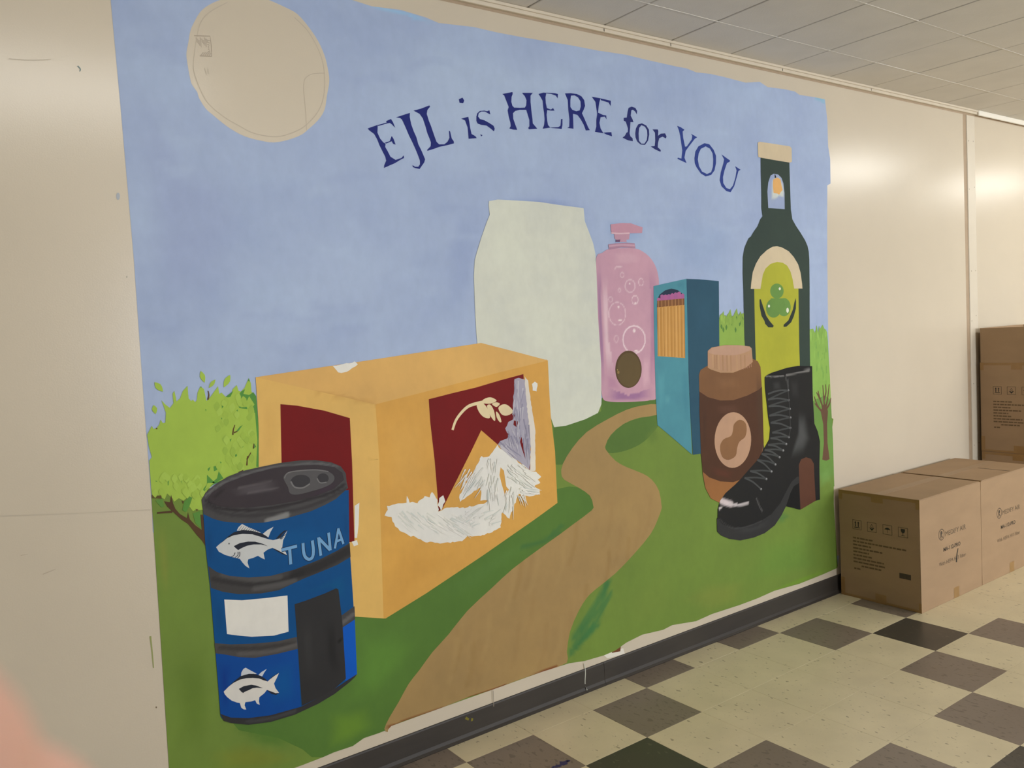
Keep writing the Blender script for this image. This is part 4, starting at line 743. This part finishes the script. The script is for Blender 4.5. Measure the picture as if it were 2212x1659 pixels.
def carton(loc, label, opened=False, cut0=0.0, cut1=0.0):     # cut0, cut1: top flaps short of the -X or +X end, leaving a slot into the box
    e = empty('cardboard_carton', loc, label, 'carton', 'shipping cartons against the mural wall')
    bm = bmesh.new()                        # four walls and bottom, board thickness inside
    for q in ((0, LX, -TH, 0, 0), (0, LX, -LY, -LY + TH, 0), (0, TH, -LY + TH, -TH, cut0), (LX - TH, LX, -LY + TH, -TH, cut1)): box_bm(*q[:4], 0, LZ - (0 if opened else .07 if q[4] else .004), 0.0012, bm)
    box_bm(TH, LX - TH, -LY + TH, -TH, 0.0, TH, 0, bm)
    body = bobj('body', bm, M['kraft'], e)
    if not opened:
        box('top_flap', 0.0012 + cut0, LX - .0012 - cut1, -LY + .0008, -LY / 2 - .0012, LZ - .004, LZ, M['kraft'], e, 0.001); box('top_flap', 0.0012 + cut0, LX - .0012 - cut1, -LY / 2 + .0012, -.0008, LZ - .004, LZ, M['kraft'], e, 0.001)
        quads = [(cut0, LX - cut1, -LY / 2 - .026, -LY / 2 + .026)]
        for q in quads: box('top_tape', q[0] - .0006, q[1], q[2], q[3], LZ, LZ + .0004, M['tapetop'], e)
    else:
        fl = LY / 2
        box('raised_flap', 0, TH, -LY + .003, -.003, LZ + .001, LZ + fl, M['kraft'], e, .001)
        box('raised_flap', LX - TH, LX, -LY + .003, -.003, LZ + .001, LZ + fl, M['kraft'], e, .001)
        box('raised_flap', .007, LX - .007, -TH, 0, LZ + .001, LZ + fl, M['kraft'], e, .001)
        f = box('folded_flap', .004, LX - .004, -LY - .008, -LY - .003, LZ - fl, LZ - .002, M['kraft'], e, .001)
    # end face (-X): tape, handling symbols, lines of small print
    rects = [(.19, .255, LZ - .045, LZ - .001), (.20, .262, .0, .05), (0, .022, LZ - .05, LZ), (0, .024, 0, .1), (LY - .014, LY, .0, .05), (LY - .02, LY, LZ - .05, LZ)]
    [quads_on('x', [q], 'tape_tab', M['tape'], body) for q in rects]
    [quads_on('x', [q], 'edge_tape', M['tape'], body, .0004) for q in ((0, LY, LZ - .018, LZ - .0015), (0, LY, .0015, .014))]
    for k, u in enumerate((.105, .190, .277, .361)):
        z, h = .404, .026; r = []
        for q in ((u - h, u + h, z + h - .0025, z + h), (u - h, u + h, z - h, z - h + .0025), (u - h, u - h + .0025, z - h, z + h), (u + h - .0025, u + h, z - h, z + h)): r.append(q)
        s = quads_on('x', r, 'handling_symbol', M['ink2'], body); s['kind'] = 'stuff'
        vs, fs = [], []
        def pl(pts):
            n = len(vs); vs.extend([(-.0007, -(u + a * h), z + b * h) for a, b in pts]); fs.append(tuple(range(n, n + len(pts))))
        if k == 0:
            for c in (-.36, .3): pl([(c - .09, -.4), (c + .09, -.4), (c + .09, .35), (c + .2, .35), (c, .75), (c - .2, .35), (c - .09, .35)])
            pl([(-.6, -.65), (.6, -.65), (.6, -.5), (-.6, -.5)])
        elif k == 1:
            pl([(-.55, -.1), (0, -.75), (.55, -.1), (.25, -.15), (0, -.3), (-.25, -.15)])
            for c in ((-.4, .0, 0, .65, -.3, .05, 0, .5), (.4, .0, 0, .65, .3, .05, 0, .5), (-.3, .05, 0, -.1, -.2, .05, 0, 0), (.3, .05, 0, -.1, .2, .05, 0, 0)): pl([(c[0], c[1]), (c[2], c[3]), (c[6], c[7]), (c[4], c[5])])
        elif k == 2:
            pl([(-.62, .0), (-.5, .22), (-.2, .4), (0, .45), (.2, .4), (.5, .22), (.62, .0), (.3, .06), (0, .0), (-.3, .06)]); pl([(-.035, .0), (-.035, -.6), (.035, -.6), (.035, .0)])
        else:
            pl([(-.42, .7), (.42, .7), (.4, .2), (.2, -.1), (-.2, -.1), (-.4, .2)]); pl([(-.05, -.1), (-.05, -.6), (.05, -.6), (.05, -.1)]); pl([(-.35, -.7), (.35, -.7), (.35, -.6), (-.35, -.6)])
        mobj('symbol', vs, fs, M['inkblack'], body).location.x = 0
    r = []; lens = [(0, 405), (0, 1060), (0, 405), (0, 595), (0, 325), (0, 395), (0, 620), (0, 670), (165, 565), (10, 140)]
    rnd = random.Random(7)
    for k, (a, b) in enumerate(lens):
        u = .079 + a * .00028; end = .079 + b * .00028; z = .331 - k * .0187
        while u < end - .006:
            l = min(rnd.uniform(.012, .034), end - u); r.append((u, u + l, z - .0042, z + .0042)); u += l + .004
    quads_on('x', r, 'small_print', M['inksmall'], body)['kind'] = 'stuff'
    quads_on('x', [(.336, .398, .161, .189)], 'printed_patch', M['ink'], body)
    # long face (-Y): maker's mark and model
    y = -LY - .0006
    bm = bmesh.new(); n = 28
    for k in range(n):
        t0, t1 = 2 * math.pi * k / n, 2 * math.pi * (k + 1) / n
        q = [bm.verts.new((.212 + r_ * math.cos(t), y, .368 + r_ * math.sin(t))) for r_, t in ((.030, t0), (.030, t1), (.0265, t1), (.0265, t0))]; bm.faces.new(q)
    for pts in ([(-.010, -.020), (-.004, -.020), (-.004, .020), (-.010, .012)], [(-.004, -.006), (.008, -.019), (.014, -.019), (.001, -.002)], [(-.004, .020), (.006, .016), (.010, .006), (.002, -.002), (-.004, -.001)]):
        bm.faces.new([bm.verts.new((.212 + a, y, .368 + b)) for a, b in pts])
    bobj('printed_logo', bm, M['ink'], body)['kind'] = 'stuff'
    place_text('printed_text', 'MEDIFY AIR', .252, .470, .364, .026, M['ink2'], body, y)
    place_text('printed_text', 'MA-112-PRO', .229, .408, .284, .022, M['ink'], body, y, .02)
    place_text('printed_text', 'With HEPA H13 Filter', .181, .465, .214, .020, M['ink2'], body, y)
    mobj('tape_tab', [(.33, y, .001), (.385, y, .001), (.385, y, .058), (.33, y, .058)], [(0, 1, 2, 3)], M['tape'], body)
    return e
M['tapetop'] = simple('clear_tape', (158, 131, 101), 0.62, 0.05, 20); M['inksmall'] = simple('small_print_ink', (104, 82, 55), 0.65, 0.2, 150); M['ink2'] = simple('print_ink_mid', (98, 81, 61), 0.65, 0.15, 120)
ca = carton((0.716, -0.029, 0.0), 'closed kraft carton on the floor touching the end of the mural', cut1=.012)
cb_ = carton((1.361, -0.029, 0.0), 'closed kraft carton with a slit on top, standing between the mural-end carton and the stack', cut0=.012)
box('top_slit', .372, .379, -LY + .012, -.262, LZ + .0002, LZ + .0007, M['ink'], cb_)
carton((2.345, -0.034, 0.0), 'closed kraft carton at the bottom of the stack by the wall joint')
carton((2.347, -0.032, LZ + .001), 'opened kraft carton with raised flaps on top of the stack', True)
# small things on the floor
f = Film(0, True)
def splat(name, cx, cy, r, col, mat_parent=floor, n=14):
    pts = [(cx + r * random.uniform(.5, 1.1) * math.cos(2 * math.pi * k / n), cy + r * random.uniform(.4, .9) * math.sin(2 * math.pi * k / n)) for k in range(n)]
    return mobj(name, [(x, y, .0004) for x, y in pts], [tuple(range(n))], simple('spilled_paint', col, .4), mat_parent)
def floor_pt(px, py):
    d = RM @ Vector(((px - IMG_W / 2) / F_PX, -(py - IMG_H / 2) / F_PX, -1.0)); p = CAM + d * (-CAM.z / d.z); return p.x, p.y
for px, py, r in ((1218, 1648, .022), (1205, 1655, .016), (1196, 1657, .01), (1228, 1644, .009)): splat('paint_spot', *floor_pt(px, py), r, (38, 40, 92))
for px, py, r in ((1665, 1331, .006), (1635, 1344, .004), (1526, 1386, .005), (1430, 1428, .005), (1412, 1430, .004)): splat('plaster_crumb', *floor_pt(px, py), r, (235, 230, 215), n=7)
smear = mobj('ink_smear', [(.355, -LY - .0012, .192), (.366, -LY - .0012, .190), (.374, -LY - .0012, .236), (.384, -LY - .0012, .262), (.377, -LY - .0012, .262), (.366, -LY - .0012, .240)], [(0, 1, 2, 5), (2, 3, 4, 5)], M['inkblack'], ca)
# ------------------------------------------------------------------ the photographer's hand, close to the lens
def skin_material():
    m, nt, b = newmat('skin')
    c = lin((206, 160, 140))
    nt.links.new(ramp(nt, noise(nt, 60, 3), [(0.3, tuple(v * .92 for v in c)), (0.7, tuple(min(1, v * 1.06) for v in c))]), b.inputs['Base Color'])
    b.inputs['Roughness'].default_value = 0.5; b.inputs['Subsurface Weight'].default_value = 0.15
    b.inputs['Subsurface Radius'].default_value = (0.008, 0.003, 0.002); b.inputs['Subsurface Scale'].default_value = 1.0
    bump(nt, b, noise(nt, 900, 2), 0.1, 0.0003); return m
J = [((-.200, -.170, .020), .024), ((-.155, -.125, .034), .027), ((-.290, -.275, -.030), .034), ((-.390, -.400, -.100), .040)]
ED = [(0, 1), (0, 2), (2, 3)]
def chain(root, pts):
    prev = root
    for p, r in pts: J.append((p, r)); ED.append((prev, len(J) - 1)); prev = len(J) - 1
chain(1, [((-.118, -.080, .042), .0130), ((-.089, -.0555, .055), .0120), ((-.064, -.0420, .066), .0115), ((-.0492, -.0323, .0740), .0110), ((-.0445, -.0293, .0760), .0080)])
chain(1, [((-.111, -.098, .050), .0130), ((-.083, -.0724, .070), .0120), ((-.060, -.0554, .080), .0120), ((-.0482, -.0450, .0850), .0112), ((-.0437, -.0410, .0865), .0080)])
chain(1, [((-.113, -.114, .054), .012), ((-.085, -.095, .073), .0092), ((-.069, -.0840, .084), .0082), ((-.059, -.0765, .0895), .0068)])
chain(1, [((-.120, -.131, .054), .0105), ((-.096, -.117, .068), .0078), ((-.082, -.108, .078), .0070), ((-.073, -.1020, .0830), .0058)])
chain(1, [((-.158, -.092, .026), .0135), ((-.147, -.066, .026), .0112), ((-.134, -.042, .034), .0088)])
HO = CAM + RM @ Vector((-.155, -.125, -.034))
me = bpy.data.meshes.new('hand'); me.from_pydata([tuple(CAM + RM @ Vector((x, y, -d)) - HO) for (x, y, d), r in J], ED, []); me.update()
hand = link(bpy.data.objects.new('hand', me)); hand.location = HO
sk = hand.modifiers.new('skin', 'SKIN'); sk.use_smooth_shade = True
for i, ((p, r), d) in enumerate(zip(J, me.skin_vertices[0].data)): d.radius = (r, r); d.use_root = i == 1
ss = hand.modifiers.new('subdivision', 'SUBSURF'); ss.levels = 2; ss.render_levels = 2
me.materials.append(skin_material())
tag(hand, "photographer's bare hand with fingertips reaching in front of the lens", 'hand')
